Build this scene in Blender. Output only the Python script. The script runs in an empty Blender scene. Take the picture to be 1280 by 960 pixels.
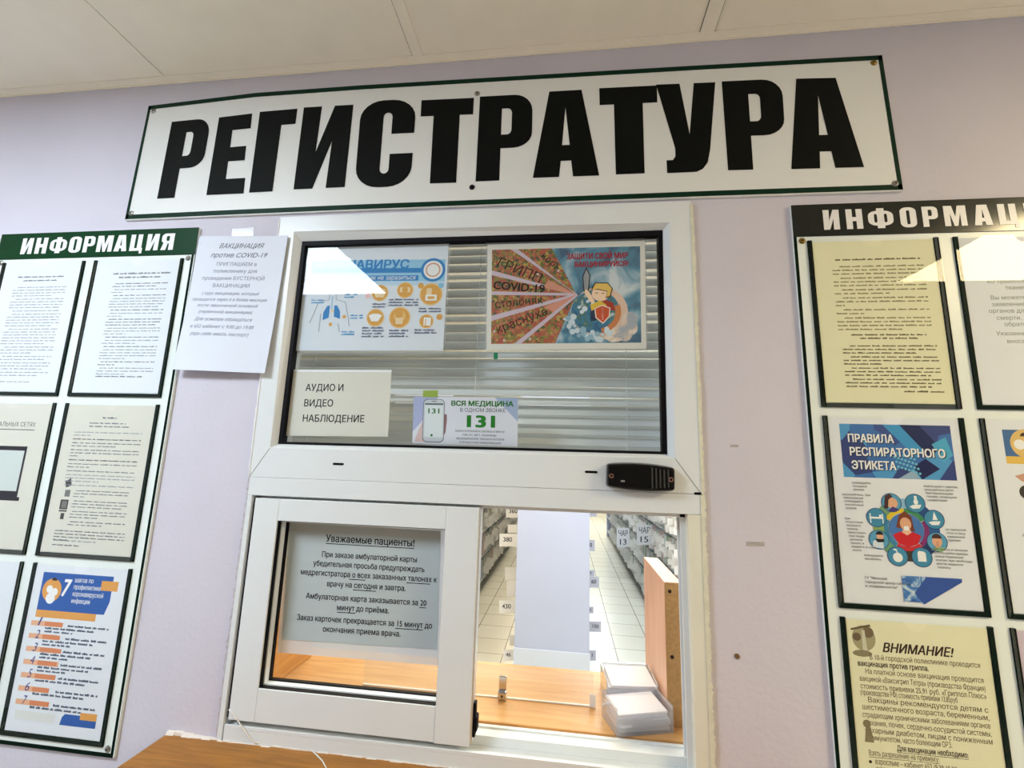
import bpy, bmesh, math, random
from mathutils import Vector, Matrix
from mathutils.geometry import delaunay_2d_cdt
random.seed(7)
C = bpy.context.scene.collection
SC = bpy.context.scene
H = 1.5                      # camera height; wall front face is the plane y = 0

# ------------------------------------------------------------------ camera
F_PX, YAW, PITCH, ROLL, DIST = 557.21, 0.12384, 0.16967, 0.03132, 0.85
_cy, _sy, _cp, _sp, _cr, _sr = (math.cos(YAW), math.sin(YAW), math.cos(PITCH), math.sin(PITCH), math.cos(ROLL), math.sin(ROLL))
FWD = Vector((-_sy*_cp, _cy*_cp, _sp)); _r = Vector((_cy, _sy, 0)); _u = _r.cross(FWD)
RIGHT = _cr*_r + _sr*_u; UP = -_sr*_r + _cr*_u
CAM = Vector((0, -DIST, H))
cam_data = bpy.data.cameras.new('camera'); cam = bpy.data.objects.new('camera', cam_data); C.objects.link(cam)
cam_data.sensor_width = 36; cam_data.lens = F_PX*36/1280; cam_data.clip_start = 0.02; cam_data.clip_end = 60
M = Matrix((RIGHT, UP, -FWD)).transposed().to_4x4(); M.translation = CAM
cam.matrix_world = M
SC.camera = cam

# ------------------------------------------------------------------ world, lights, exposure
SC.view_settings.view_transform = 'Standard'; SC.view_settings.look = 'None'
SC.view_settings.gamma = 1; SC.view_settings.use_curve_mapping = False
SC.view_settings.exposure = -0.25
world = bpy.data.worlds.new('world'); SC.world = world; world.use_nodes = True
bgn = world.node_tree.nodes['Background']; bgn.inputs[0].default_value = (0.87, 0.93, 1.0, 1); bgn.inputs[1].default_value = 1.15
LAMP_COOL = ((0.76, 0.88, 1.0), 42.0)
LAMP_WARM = ((1.0, 0.82, 0.47), 50.0)
def area(name, loc, sx, sy, power, col, rot=(0, 0, 0)):
    l = bpy.data.lights.new(name, 'AREA'); l.shape = 'RECTANGLE'; l.size = sx; l.size_y = sy; l.energy = power; l.color = col
    o = bpy.data.objects.new(name, l); o.location = loc; o.rotation_euler = rot; C.objects.link(o); return o
for k, y in enumerate((1.6, 4.4, 7.6, 10.6)):
    area('records_room_light', (0.75, y, 2.55), 1.0, 0.9, 60, (0.95, 1.0, 0.98))
    area('records_room_light', (-0.85, y, 2.55), 0.7, 0.9, 44, (1, 0.86, 0.62))

# ------------------------------------------------------------------ layout helper: a point of a vertical plane y=Y, or of a level plane
def ray(px, py):
    return RIGHT*((px-640)/F_PX) - UP*((py-480)/F_PX) + FWD
def at(px, py, Y=0.0):
    v = ray(px, py); return CAM + v*((Y+DIST)/v.y)
def lev(px, py, Z):
    v = ray(px, py); return CAM + v*((Z-H)/v.z)

# ------------------------------------------------------------------ materials
MATS = {}
def srgb(c):
    return tuple(((x/255)/12.92 if x/255 <= 0.04045 else ((x/255+0.055)/1.055)**2.4) for x in c)
def mat(name, col, rough=0.5, noise=0.0, scale=40, metal=0.0, bump=0.0, spec=0.5, coat=0.0, bscale=None, detail=4):
    if name in MATS: return MATS[name]
    m = bpy.data.materials.new(name); m.use_nodes = True; nt = m.node_tree; b = nt.nodes['Principled BSDF']
    c = srgb(col)
    b.inputs['Base Color'].default_value = (*c, 1); b.inputs['Roughness'].default_value = rough; b.inputs['Metallic'].default_value = metal
    b.inputs['Specular IOR Level'].default_value = spec; b.inputs['Coat Weight'].default_value = coat; b.inputs['Coat Roughness'].default_value = 0.03
    if noise or bump:
        tc = nt.nodes.new('ShaderNodeTexCoord')
        nz = nt.nodes.new('ShaderNodeTexNoise'); nz.inputs['Scale'].default_value = scale; nz.inputs['Detail'].default_value = detail
        nt.links.new(tc.outputs['Object'], nz.inputs['Vector'])
        if noise:
            r = nt.nodes.new('ShaderNodeValToRGB')
            r.color_ramp.elements[0].position = 0.3; r.color_ramp.elements[1].position = 0.7
            r.color_ramp.elements[0].color = (*[x*(1-noise) for x in c], 1); r.color_ramp.elements[1].color = (*[min(1, x*(1+noise)) for x in c], 1)
            nt.links.new(nz.outputs['Fac'], r.inputs[0]); nt.links.new(r.outputs[0], b.inputs['Base Color'])
        if bump:
            bn = nt.nodes.new('ShaderNodeBump'); bn.inputs['Strength'].default_value = bump; bn.inputs['Distance'].default_value = 0.002
            if bscale:
                n2 = nt.nodes.new('ShaderNodeTexNoise'); n2.inputs['Scale'].default_value = bscale; nt.links.new(tc.outputs['Object'], n2.inputs['Vector'])
                nt.links.new(n2.outputs['Fac'], bn.inputs['Height'])
            else: nt.links.new(nz.outputs['Fac'], bn.inputs['Height'])
            nt.links.new(bn.outputs[0], b.inputs['Normal'])
    MATS[name] = m; return m
def ink(col, rough=0.6):
    return mat('ink_%d_%d_%d' % col, col, rough, spec=0.2)
def wood(name, c1, c2, axis=0, rough=0.35, scale=6):
    if name in MATS: return MATS[name]
    m = bpy.data.materials.new(name); m.use_nodes = True; nt = m.node_tree; b = nt.nodes['Principled BSDF']
    tc = nt.nodes.new('ShaderNodeTexCoord'); mp = nt.nodes.new('ShaderNodeMapping'); nt.links.new(tc.outputs['Object'], mp.inputs['Vector'])
    s = [14.0, 14.0, 14.0]; s[axis] = 1.2; mp.inputs['Scale'].default_value = s
    nz = nt.nodes.new('ShaderNodeTexNoise'); nz.inputs['Scale'].default_value = scale; nz.inputs['Detail'].default_value = 6; nz.inputs['Distortion'].default_value = 0.6
    nt.links.new(mp.outputs[0], nz.inputs['Vector'])
    r = nt.nodes.new('ShaderNodeValToRGB'); r.color_ramp.elements[0].position = 0.32; r.color_ramp.elements[1].position = 0.68
    r.color_ramp.elements[0].color = (*srgb(c1), 1); r.color_ramp.elements[1].color = (*srgb(c2), 1)
    nt.links.new(nz.outputs['Fac'], r.inputs[0]); nt.links.new(r.outputs[0], b.inputs['Base Color'])
    b.inputs['Roughness'].default_value = rough; MATS[name] = m; return m
def clear(name, tint=(0.97, 0.985, 0.98), ior=1.5, boost=1.6, rough=0.01, bump=0.0, haze=0.0):
    if name in MATS: return MATS[name]
    m = bpy.data.materials.new(name); m.use_nodes = True; nt = m.node_tree
    for n in list(nt.nodes):
        if n.type != 'OUTPUT_MATERIAL': nt.nodes.remove(n)
    out = [n for n in nt.nodes if n.type == 'OUTPUT_MATERIAL'][0]
    tr = nt.nodes.new('ShaderNodeBsdfTransparent'); tr.inputs[0].default_value = (*tint, 1)
    gl = nt.nodes.new('ShaderNodeBsdfGlossy'); gl.inputs['Roughness'].default_value = rough
    fr = nt.nodes.new('ShaderNodeFresnel'); fr.inputs[0].default_value = ior
    mu = nt.nodes.new('ShaderNodeMath'); mu.operation = 'MULTIPLY'; mu.inputs[1].default_value = boost; mu.use_clamp = True
    mx = nt.nodes.new('ShaderNodeMixShader')
    ge = nt.nodes.new('ShaderNodeNewGeometry'); fb = nt.nodes.new('ShaderNodeMath'); fb.operation = 'SUBTRACT'; fb.inputs[0].default_value = 1.0; nt.links.new(ge.outputs['Backfacing'], fb.inputs[1])
    ml = nt.nodes.new('ShaderNodeMath'); ml.operation = 'MULTIPLY'; nt.links.new(mu.outputs[0], ml.inputs[0]); nt.links.new(fb.outputs[0], ml.inputs[1])
    nt.links.new(fr.outputs[0], mu.inputs[0]); nt.links.new(ml.outputs[0], mx.inputs[0]); nt.links.new(gl.outputs[0], mx.inputs[2])
    if haze:
        df = nt.nodes.new('ShaderNodeBsdfDiffuse'); df.inputs[0].default_value = (0.9, 0.9, 0.92, 1)
        m2 = nt.nodes.new('ShaderNodeMixShader'); m2.inputs[0].default_value = haze
        nt.links.new(tr.outputs[0], m2.inputs[1]); nt.links.new(df.outputs[0], m2.inputs[2]); nt.links.new(m2.outputs[0], mx.inputs[1])
    else: nt.links.new(tr.outputs[0], mx.inputs[1])
    if bump:
        tc = nt.nodes.new('ShaderNodeTexCoord'); nz = nt.nodes.new('ShaderNodeTexNoise'); nz.inputs['Scale'].default_value = 14
        bn = nt.nodes.new('ShaderNodeBump'); bn.inputs['Strength'].default_value = bump; bn.inputs['Distance'].default_value = 0.003
        nt.links.new(tc.outputs['Object'], nz.inputs['Vector']); nt.links.new(nz.outputs['Fac'], bn.inputs['Height']); nt.links.new(bn.outputs[0], gl.inputs['Normal'])
    nt.links.new(mx.outputs[0], out.inputs[0]); MATS[name] = m; return m
def emit(name, col, s):
    if name in MATS: return MATS[name]
    m = bpy.data.materials.new(name); m.use_nodes = True; b = m.node_tree.nodes['Principled BSDF']
    b.inputs['Base Color'].default_value = (0.8, 0.8, 0.8, 1); b.inputs['Emission Color'].default_value = (*col, 1); b.inputs['Emission Strength'].default_value = s
    MATS[name] = m; return m
def ramp_tex(name, kind, scale, stops, rough=0.5, distortion=0.0, interp='LINEAR'):
    if name in MATS: return MATS[name]
    m = bpy.data.materials.new(name); m.use_nodes = True; nt = m.node_tree; b = nt.nodes['Principled BSDF']; b.inputs['Roughness'].default_value = rough
    tc = nt.nodes.new('ShaderNodeTexCoord')
    if kind == 'voronoi':
        t = nt.nodes.new('ShaderNodeTexVoronoi'); t.inputs['Scale'].default_value = scale
        sp = nt.nodes.new('ShaderNodeSeparateColor'); nt.links.new(t.outputs['Color'], sp.inputs[0]); fac = sp.outputs[0]
    else:
        t = nt.nodes.new('ShaderNodeTexNoise'); t.inputs['Scale'].default_value = scale; t.inputs['Detail'].default_value = 5; t.inputs['Distortion'].default_value = distortion; fac = t.outputs['Fac']
    nt.links.new(tc.outputs['Object'], t.inputs['Vector'])
    r = nt.nodes.new('ShaderNodeValToRGB'); cr = r.color_ramp; cr.interpolation = interp
    cr.elements[0].position = stops[0][0]; cr.elements[0].color = (*srgb(stops[0][1]), 1)
    cr.elements[1].position = stops[-1][0]; cr.elements[1].color = (*srgb(stops[-1][1]), 1)
    for p, c in stops[1:-1]:
        e = cr.elements.new(p); e.color = (*srgb(c), 1)
    nt.links.new(fac, r.inputs[0]); nt.links.new(r.outputs[0], b.inputs['Base Color']); MATS[name] = m; return m

PVC = mat('white_pvc', (224, 228, 229), 0.32, 0.015, 8)
PVC_OLD = mat('aged_white_pvc', (226, 224, 208), 0.4, 0.03, 10)
BLACK = mat('black_rubber', (8, 7, 14), 0.6, spec=0.15)
DARK = mat('dark_gap', (14, 13, 14), 0.8)
WALLM = mat('lilac_wall_paint', (206, 201, 212), 0.75, 0.03, 5, bump=0.25, bscale=130)
CEILM = mat('cream_ceiling_panel', (246, 238, 220), 0.55, 0.02, 14)
GREEN = mat('dark_green_vinyl', (5, 44, 28), 0.5, 0.1, 30, spec=0.12)
GREENB = mat('blackish_green_vinyl', (3, 24, 15), 0.6, 0.2, 20, spec=0.05)
GREENH = mat('header_black_green', (4, 14, 9), 0.3, 0.2, 20, spec=0.05, coat=0.75)
GREENH.node_tree.nodes['Principled BSDF'].inputs['Coat Roughness'].default_value = 0.13
SIGNW = mat('white_sign_plastic', (230, 231, 228), 0.35, 0.01, 10)
BOARDW = mat('board_white_plastic', (228, 235, 230), 0.35, 0.01, 10)
LETTER_BK = mat('black_green_letter_vinyl', (5, 8, 6), 0.6, 0.15, 12, spec=0.12)
LETTER_WH = mat('white_letter_vinyl', (232, 230, 230), 0.4)
STEEL = mat('screw_steel', (150, 148, 140), 0.3, metal=1.0)
BRASS = mat('screw_brass', (140, 120, 60), 0.35, metal=1.0)
GLASS = clear('window_glass', (0.965, 0.975, 0.975), boost=0.8)
ACRYL = clear('pocket_acrylic', (0.985, 0.99, 0.985), boost=0.55, bump=0.015)
SLEEVE = clear('plastic_sleeve', (0.97, 0.975, 0.98), boost=1.2, rough=0.05, haze=0.10)
PLEXI = clear('desk_acrylic', (0.97, 0.975, 0.975), boost=1.4, haze=0.07)
TRAYM = clear('tray_plastic', (0.88, 0.89, 0.92), boost=2.0, haze=0.16, rough=0.05)
TAPE = clear('clear_tape', (0.95, 0.95, 0.95), boost=3.0, rough=0.15, haze=0.35)
PAPER = mat('white_paper', (228, 231, 238), 0.75, 0.01, 20)
PAPER_CR = mat('cream_paper', (232, 229, 194), 0.75, 0.015, 20)
PAPER_BEIGE = mat('beige_paper', (218, 214, 202), 0.75, 0.015, 20)
PAPER_GREY = mat('grey_paper', (198, 206, 208), 0.75, 0.03, 12)
WOOD = wood('orange_laminate', (204, 148, 86), (224, 174, 114), 0)
WOOD_Y = wood('orange_laminate_deep', (204, 140, 66), (224, 162, 84), 1)
WOOD_DARK = wood('brown_counter_laminate', (140, 88, 20), (172, 114, 34), 0, 0.45, 9)
BEECH = wood('pale_beech_laminate', (222, 168, 134), (236, 186, 152), 2, 0.35)
CHIP = mat('chipboard_edge', (176, 136, 84), 0.7, 0.15, 160)
CHROME = mat('chrome', (205, 205, 210), 0.15, metal=1.0)

# ------------------------------------------------------------------ mesh builder
class MB:
    def __init__(s): s.v = []; s.f = []; s.m = []; s.mats = []
    def mi(s, m):
        if m not in s.mats: s.mats.append(m)
        return s.mats.index(m)
    def poly(s, pts, m):
        k = len(s.v); s.v += [tuple(p) for p in pts]; s.f.append(tuple(range(k, k+len(pts)))); s.m.append(s.mi(m))
    def raw(s, verts, faces, m):
        k = len(s.v); s.v += [tuple(p) for p in verts]; i = s.mi(m)
        for f in faces: s.f.append(tuple(k+j for j in f)); s.m.append(i)
    def hexa(s, b, t, m):
        s.raw(list(b)+list(t), [(3, 2, 1, 0), (4, 5, 6, 7)]+[(i, (i+1) % 4, 4+(i+1) % 4, 4+i) for i in range(4)], m)
    def box(s, x0, x1, y0, y1, z0, z1, m, bev=0.0, rot=0.0):
        x0, x1 = min(x0, x1), max(x0, x1); y0, y1 = min(y0, y1), max(y0, y1); z0, z1 = min(z0, z1), max(z0, z1)
        bm = bmesh.new(); bmesh.ops.create_cube(bm, size=1)
        for v in bm.verts: v.co = Vector((v.co.x*(x1-x0), v.co.y*(y1-y0), v.co.z*(z1-z0)))
        if bev: bmesh.ops.bevel(bm, geom=list(bm.edges), offset=bev, segments=2, affect='EDGES', profile=0.5)
        c = Vector(((x0+x1)/2, (y0+y1)/2, (z0+z1)/2)); R = Matrix.Rotation(rot, 3, 'Z')
        bm.verts.index_update()
        s.raw([R @ v.co + c for v in bm.verts], [tuple(v.index for v in f.verts) for f in bm.faces], m); bm.free()
    def prism(s, outline, y0, y1, m):      # outline of (x, z), extruded along y
        n = len(outline)
        s.raw([(x, y0, z) for x, z in outline]+[(x, y1, z) for x, z in outline],
              [tuple(range(n)), tuple(range(2*n-1, n-1, -1))]+[(i, n+i, n+(i+1) % n, (i+1) % n) for i in range(n)], m)
    def ring(s, o, i, y0, y1, m):          # o, i: four (x, z) corners, mitred frame from y0 (front) to y1
        for k in range(4):
            a, b, c, d = o[k], o[(k+1) % 4], i[(k+1) % 4], i[k]
            s.hexa([(p[0], y0, p[1]) for p in (a, b, c, d)], [(p[0], y1, p[1]) for p in (a, b, c, d)], m)
    def slope(s, o, yo, i, yi, m):         # sloped bead between an outer and an inner loop
        for k in range(4):
            a, b, c, d = o[k], o[(k+1) % 4], i[(k+1) % 4], i[k]
            s.poly([(a[0], yo, a[1]), (b[0], yo, b[1]), (c[0], yi, c[1]), (d[0], yi, d[1])], m)
    def cyl(s, c, axis, r, h, m, n=16, r2=None):
        ax = Vector(axis).normalized(); t = ax.orthogonal().normalized(); u = ax.cross(t); c = Vector(c); r2 = r if r2 is None else r2
        a = [c+(t*math.cos(2*math.pi*k/n)+u*math.sin(2*math.pi*k/n))*r for k in range(n)]
        b = [c+ax*h+(t*math.cos(2*math.pi*k/n)+u*math.sin(2*math.pi*k/n))*r2 for k in range(n)]
        s.raw(a+b, [tuple(range(n-1, -1, -1)), tuple(range(n, 2*n))]+[(k, (k+1) % n, n+(k+1) % n, n+k) for k in range(n)], m)
    def tube(s, pts, r, m, n=6):
        pts = [Vector(p) for p in pts]; rings = []
        for k, p in enumerate(pts):
            d = (pts[min(k+1, len(pts)-1)]-pts[max(k-1, 0)]).normalized(); t = d.orthogonal().normalized(); u = d.cross(t)
            rings += [p+(t*math.cos(2*math.pi*j/n)+u*math.sin(2*math.pi*j/n))*r for j in range(n)]
        f = []
        for k in range(len(pts)-1):
            for j in range(n): f.append((k*n+j, k*n+(j+1) % n, (k+1)*n+(j+1) % n, (k+1)*n+j))
        s.raw(rings, f+[tuple(range(n-1, -1, -1)), tuple(range((len(pts)-1)*n, len(pts)*n))], m)
    def build(s, name, parent=None, origin=None, smooth=False, **tags):
        if origin is None:
            xs = [v[0] for v in s.v]; ys = [v[1] for v in s.v]; zs = [v[2] for v in s.v]
            origin = Vector(((min(xs)+max(xs))/2, (min(ys)+max(ys))/2, min(zs)))
        origin = Vector(origin)
        me = bpy.data.meshes.new(name); me.from_pydata([Vector(v)-origin for v in s.v], [], s.f)
        for m in s.mats: me.materials.append(m)
        me.polygons.foreach_set('material_index', s.m)
        if smooth: me.polygons.foreach_set('use_smooth', [True]*len(s.f))
        me.update()
        o = bpy.data.objects.new(name, me); C.objects.link(o)
        if parent: o.parent = parent; o.location = origin - world_loc(parent)
        else: o.location = origin
        for k, v in tags.items(): o[k] = v
        return o
def world_loc(o):
    l = Vector(o.location)
    while o.parent: o = o.parent; l += o.location
    return l
def thing(name, label, cat, loc, group=None, kind=None):
    o = bpy.data.objects.new(name, None); o.empty_display_size = 0.05; C.objects.link(o); o.location = loc
    if kind: o['kind'] = kind
    if label: o['label'] = label
    if cat: o['category'] = cat
    if group: o['group'] = group
    return o
def tag(o, label, cat, group=None):
    o['label'] = label; o['category'] = cat
    if group: o['group'] = group
    return o
def struct(o): o['kind'] = 'structure'; return o

# ------------------------------------------------------------------ text in the built-in font -> flat faces
_fc = bpy.data.curves.new('tmp_text', 'FONT'); _fo = bpy.data.objects.new('tmp_text', _fc); C.objects.link(_fo)
_fc.resolution_u = 3; _fc.fill_mode = 'NONE'; _tc = {}
def glyphs(text, bold, shear):
    key = (text, bold, shear)
    if key in _tc: return _tc[key]
    _fc.body = text; _fc.size = 1; _fc.offset = bold; _fc.shear = shear
    bpy.context.view_layer.update()
    ev = _fo.evaluated_get(bpy.context.evaluated_depsgraph_get()); me = ev.to_mesh()
    co = [(v.co.x, v.co.y) for v in me.vertices]; nx = {}
    for e in me.edges: a, b = e.vertices; nx.setdefault(a, []).append(b); nx.setdefault(b, []).append(a)
    ev.to_mesh_clear(); seen = set(); loops = []
    for st in range(len(co)):
        if st in seen or st not in nx: continue
        lp = [st]; seen.add(st); prev, cur = None, st
        while True:
            c = [q for q in nx[cur] if q != prev and q not in seen]
            if prev is None: c = [q for q in nx[cur] if q == cur+1] or c
            if not c: break
            prev, cur = cur, c[0]; seen.add(cur); lp.append(cur)
        pts = []
        for q in lp:
            if not pts or (co[q][0]-pts[-1][0])**2+(co[q][1]-pts[-1][1])**2 > 1e-9: pts.append(co[q])
        if len(pts) > 2: loops.append(pts)
    bb = [(min(p[0] for p in l), max(p[0] for p in l), min(p[1] for p in l), max(p[1] for p in l)) for l in loops]
    grp = list(range(len(loops)))
    for a in range(len(loops)):
        for b in range(a):
            if bb[a][0] < bb[b][1] and bb[b][0] < bb[a][1] and bb[a][2] < bb[b][3] and bb[b][2] < bb[a][3] and grp[a] != grp[b]:
                g0, g1 = grp[a], grp[b]; grp = [g1 if g == g0 else g for g in grp]
    vs, fs = [], []
    for g in sorted(set(grp)):
        ls = [loops[k] for k in range(len(loops)) if grp[k] == g]; pv, pe = [], []
        for l in ls:
            n0 = len(pv); pv += [Vector(p) for p in l]; pe += [(n0+k, n0+(k+1) % len(l)) for k in range(len(l))]
        ov, oe, of = delaunay_2d_cdt(pv, pe, [], 0, 1e-5)[:3]; base = len(vs); vs += [(v.x, v.y) for v in ov]
        for t in of:
            x = sum(ov[q].x for q in t)/3; y = sum(ov[q].y for q in t)/3; w = 0
            for l in ls:
                for k in range(len(l)):
                    (x0, y0), (x1, y1) = l[k-1], l[k]
                    if (y0 > y) != (y1 > y) and x < (x1-x0)*(y-y0)/(y1-y0)+x0: w += 1 if y1 > y0 else -1
            if w: fs.append(tuple(base+q for q in t))
    _tc[key] = (vs, fs); return _tc[key]

# ------------------------------------------------------------------ printed sheets: (u, v) in 0..1 from the top left corner
class Sheet:
    def __init__(s, quad, Y, base, thick=0.0004, bend=None, front=0.0, n=1, sheetless=False):
        s.q = [Vector(p) for p in quad]; s.Y = Y; s.bend = bend; s.mb = MB(); s.lay = 0.00012 if bend else 0.00003; s.thick = thick
        s.w = ((s.q[1]-s.q[0]).length+(s.q[2]-s.q[3]).length)/2; s.h = ((s.q[3]-s.q[0]).length+(s.q[2]-s.q[1]).length)/2
        if not sheetless:
            g = [(i/n, j/n) for j in range(n+1) for i in range(n+1)]
            fr = [s.P(u, v, 0) for u, v in g]; bk = [s.P(u, v, -thick) for u, v in g]; N = len(g); f = []
            for j in range(n):
                for i in range(n):
                    a = j*(n+1)+i; f.append((a, a+n+1, a+n+2, a+1)); f.append((N+a, N+a+1, N+a+n+2, N+a+n+1))
            rim = [i for i in range(n+1)]+[j*(n+1)+n for j in range(1, n+1)]+[n*(n+1)+i for i in range(n-1, -1, -1)]+[j*(n+1) for j in range(n-1, 0, -1)]
            for k in range(len(rim)):
                a, b = rim[k], rim[(k+1) % len(rim)]; f.append((a, b, N+b, N+a))
            s.mb.raw(fr+bk, f, base)
    def P(s, u, v, n):
        a, b, c, d = s.q
        p = (a*(1-u)+b*u)*(1-v)+(d*(1-u)+c*u)*v
        off = s.bend(u, v) if s.bend else 0
        return (p.x, p.y-n-off, p.z)
    def up(s): s.lay += 0.000012; return s.lay
    def shape(s, pts, m, lay=None):
        n = s.up() if lay is None else lay
        s.mb.poly([s.P(u, v, n) for u, v in reversed(pts)], m)
    def rect(s, u0, v0, u1, v1, m, lay=None, k=1):
        n = s.up() if lay is None else lay
        for i in range(k):
            a = u0+(u1-u0)*i/k; b = u0+(u1-u0)*(i+1)/k
            s.mb.poly([s.P(*p, n) for p in ((a, v0), (a, v1), (b, v1), (b, v0))], m)
    def disc(s, u, v, r, m, n=28, a0=0, a1=2*math.pi, r0=0.0, sq=1.0):   # r as a fraction of the width
        l = s.up(); k = s.w/s.h
        o = [(u+r*math.cos(a0+(a1-a0)*i/n), v-r*k*sq*math.sin(a0+(a1-a0)*i/n)) for i in range(n+1)]
        if r0 == 0:
            s.mb.poly([s.P(*p, l) for p in (o[:-1] if a1-a0 > 6.28 else o+[(u, v)])], m)
        else:
            q = [(u+r0*math.cos(a0+(a1-a0)*i/n), v-r0*k*sq*math.sin(a0+(a1-a0)*i/n)) for i in range(n+1)]
            for i in range(n): s.mb.poly([s.P(*p, l) for p in (o[i], o[i+1], q[i+1], q[i])], m)
    def text(s, t, u, v, m, size=None, w=None, align='c', bold=0.0, shear=0.0, rot=0.0, under=False, lift=0.0):
        """baseline at v; size = letter size as a fraction of the height; w = exact width as a fraction of the width"""
        vs, fs = glyphs(t, 0.0, shear)
        x0 = min(p[0] for p in vs); x1 = max(p[0] for p in vs); W = x1-x0
        ky = (size*s.h) if size else w*s.w/W
        kx = (w*s.w/W) if w else ky
        ox = {'c': -W/2, 'l': 0, 'r': -W}[align]; n = s.lay+0.000016+lift; cr, sr = math.cos(rot), math.sin(rot)
        b = bold*0.9; cp = [(0, 0)] if b <= 0.002 else ([(-b, 0), (b, 0)] if b < 0.014 else [(-b, -b*0.6), (b, b*0.6), (-b, b*0.6), (b, -b*0.6)])
        for k, (dx, dy) in enumerate(cp):
            out = []
            for x, y in vs:
                X = (x+dx-x0+ox)*kx; Y = (y+dy)*ky
                out.append(s.P(u+(X*cr-Y*sr)/s.w, v-(X*sr+Y*cr)/s.h, n+k*0.000011))
            s.mb.raw(out, fs, m)
        if under:
            a = u+ox*kx/s.w; s.rect(a, v+0.16*ky/s.h, a+W*kx/s.w, v+0.22*ky/s.h, m, lay=n)
    def words(s, u0, u1, v, hh, m, fill=1.0, rnd=random, wl=(0.03, 0.11), gap=0.012):
        """a line of print too small to read: word-long dashes of uneven height"""
        n = s.lay+0.000016; u = u0; end = u0+(u1-u0)*fill
        while u < end-0.012:
            L = min(rnd.uniform(*wl), end-u); a = u
            while a < u+L-0.002:
                d = min(rnd.uniform(0.008, 0.016), u+L-a); k = rnd.choice((0.72, 0.8, 0.9, 1.0, 1.15))
                s.mb.poly([s.P(*p, n) for p in ((a, v-hh*k), (a, v), (a+d*0.93, v), (a+d*0.93, v-hh*k))], m); a += d
            u += L+rnd.uniform(0.8, 1.5)*gap
    def para(s, u0, u1, v0, v1, lines, m, frac=0.42, last=0.6, indent=0.06, rnd=random, wl=(0.03, 0.11)):
        dv = (v1-v0)/lines
        for k in range(lines):
            s.words(u0+(indent if k == 0 else 0), u1, v0+dv*(k+0.8), dv*frac, m, last if k == lines-1 and lines > 1 else 1.0, rnd, wl)
    def done(s, name, label=None, cat=None, parent=None, group=None):
        o = s.mb.build(name, parent, origin=s.P(0.5, 0.5, 0))
        if label: tag(o, label, cat, group)
        return o
def quad(pts, Y): return [at(x, y, Y) for x, y in pts]

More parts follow.
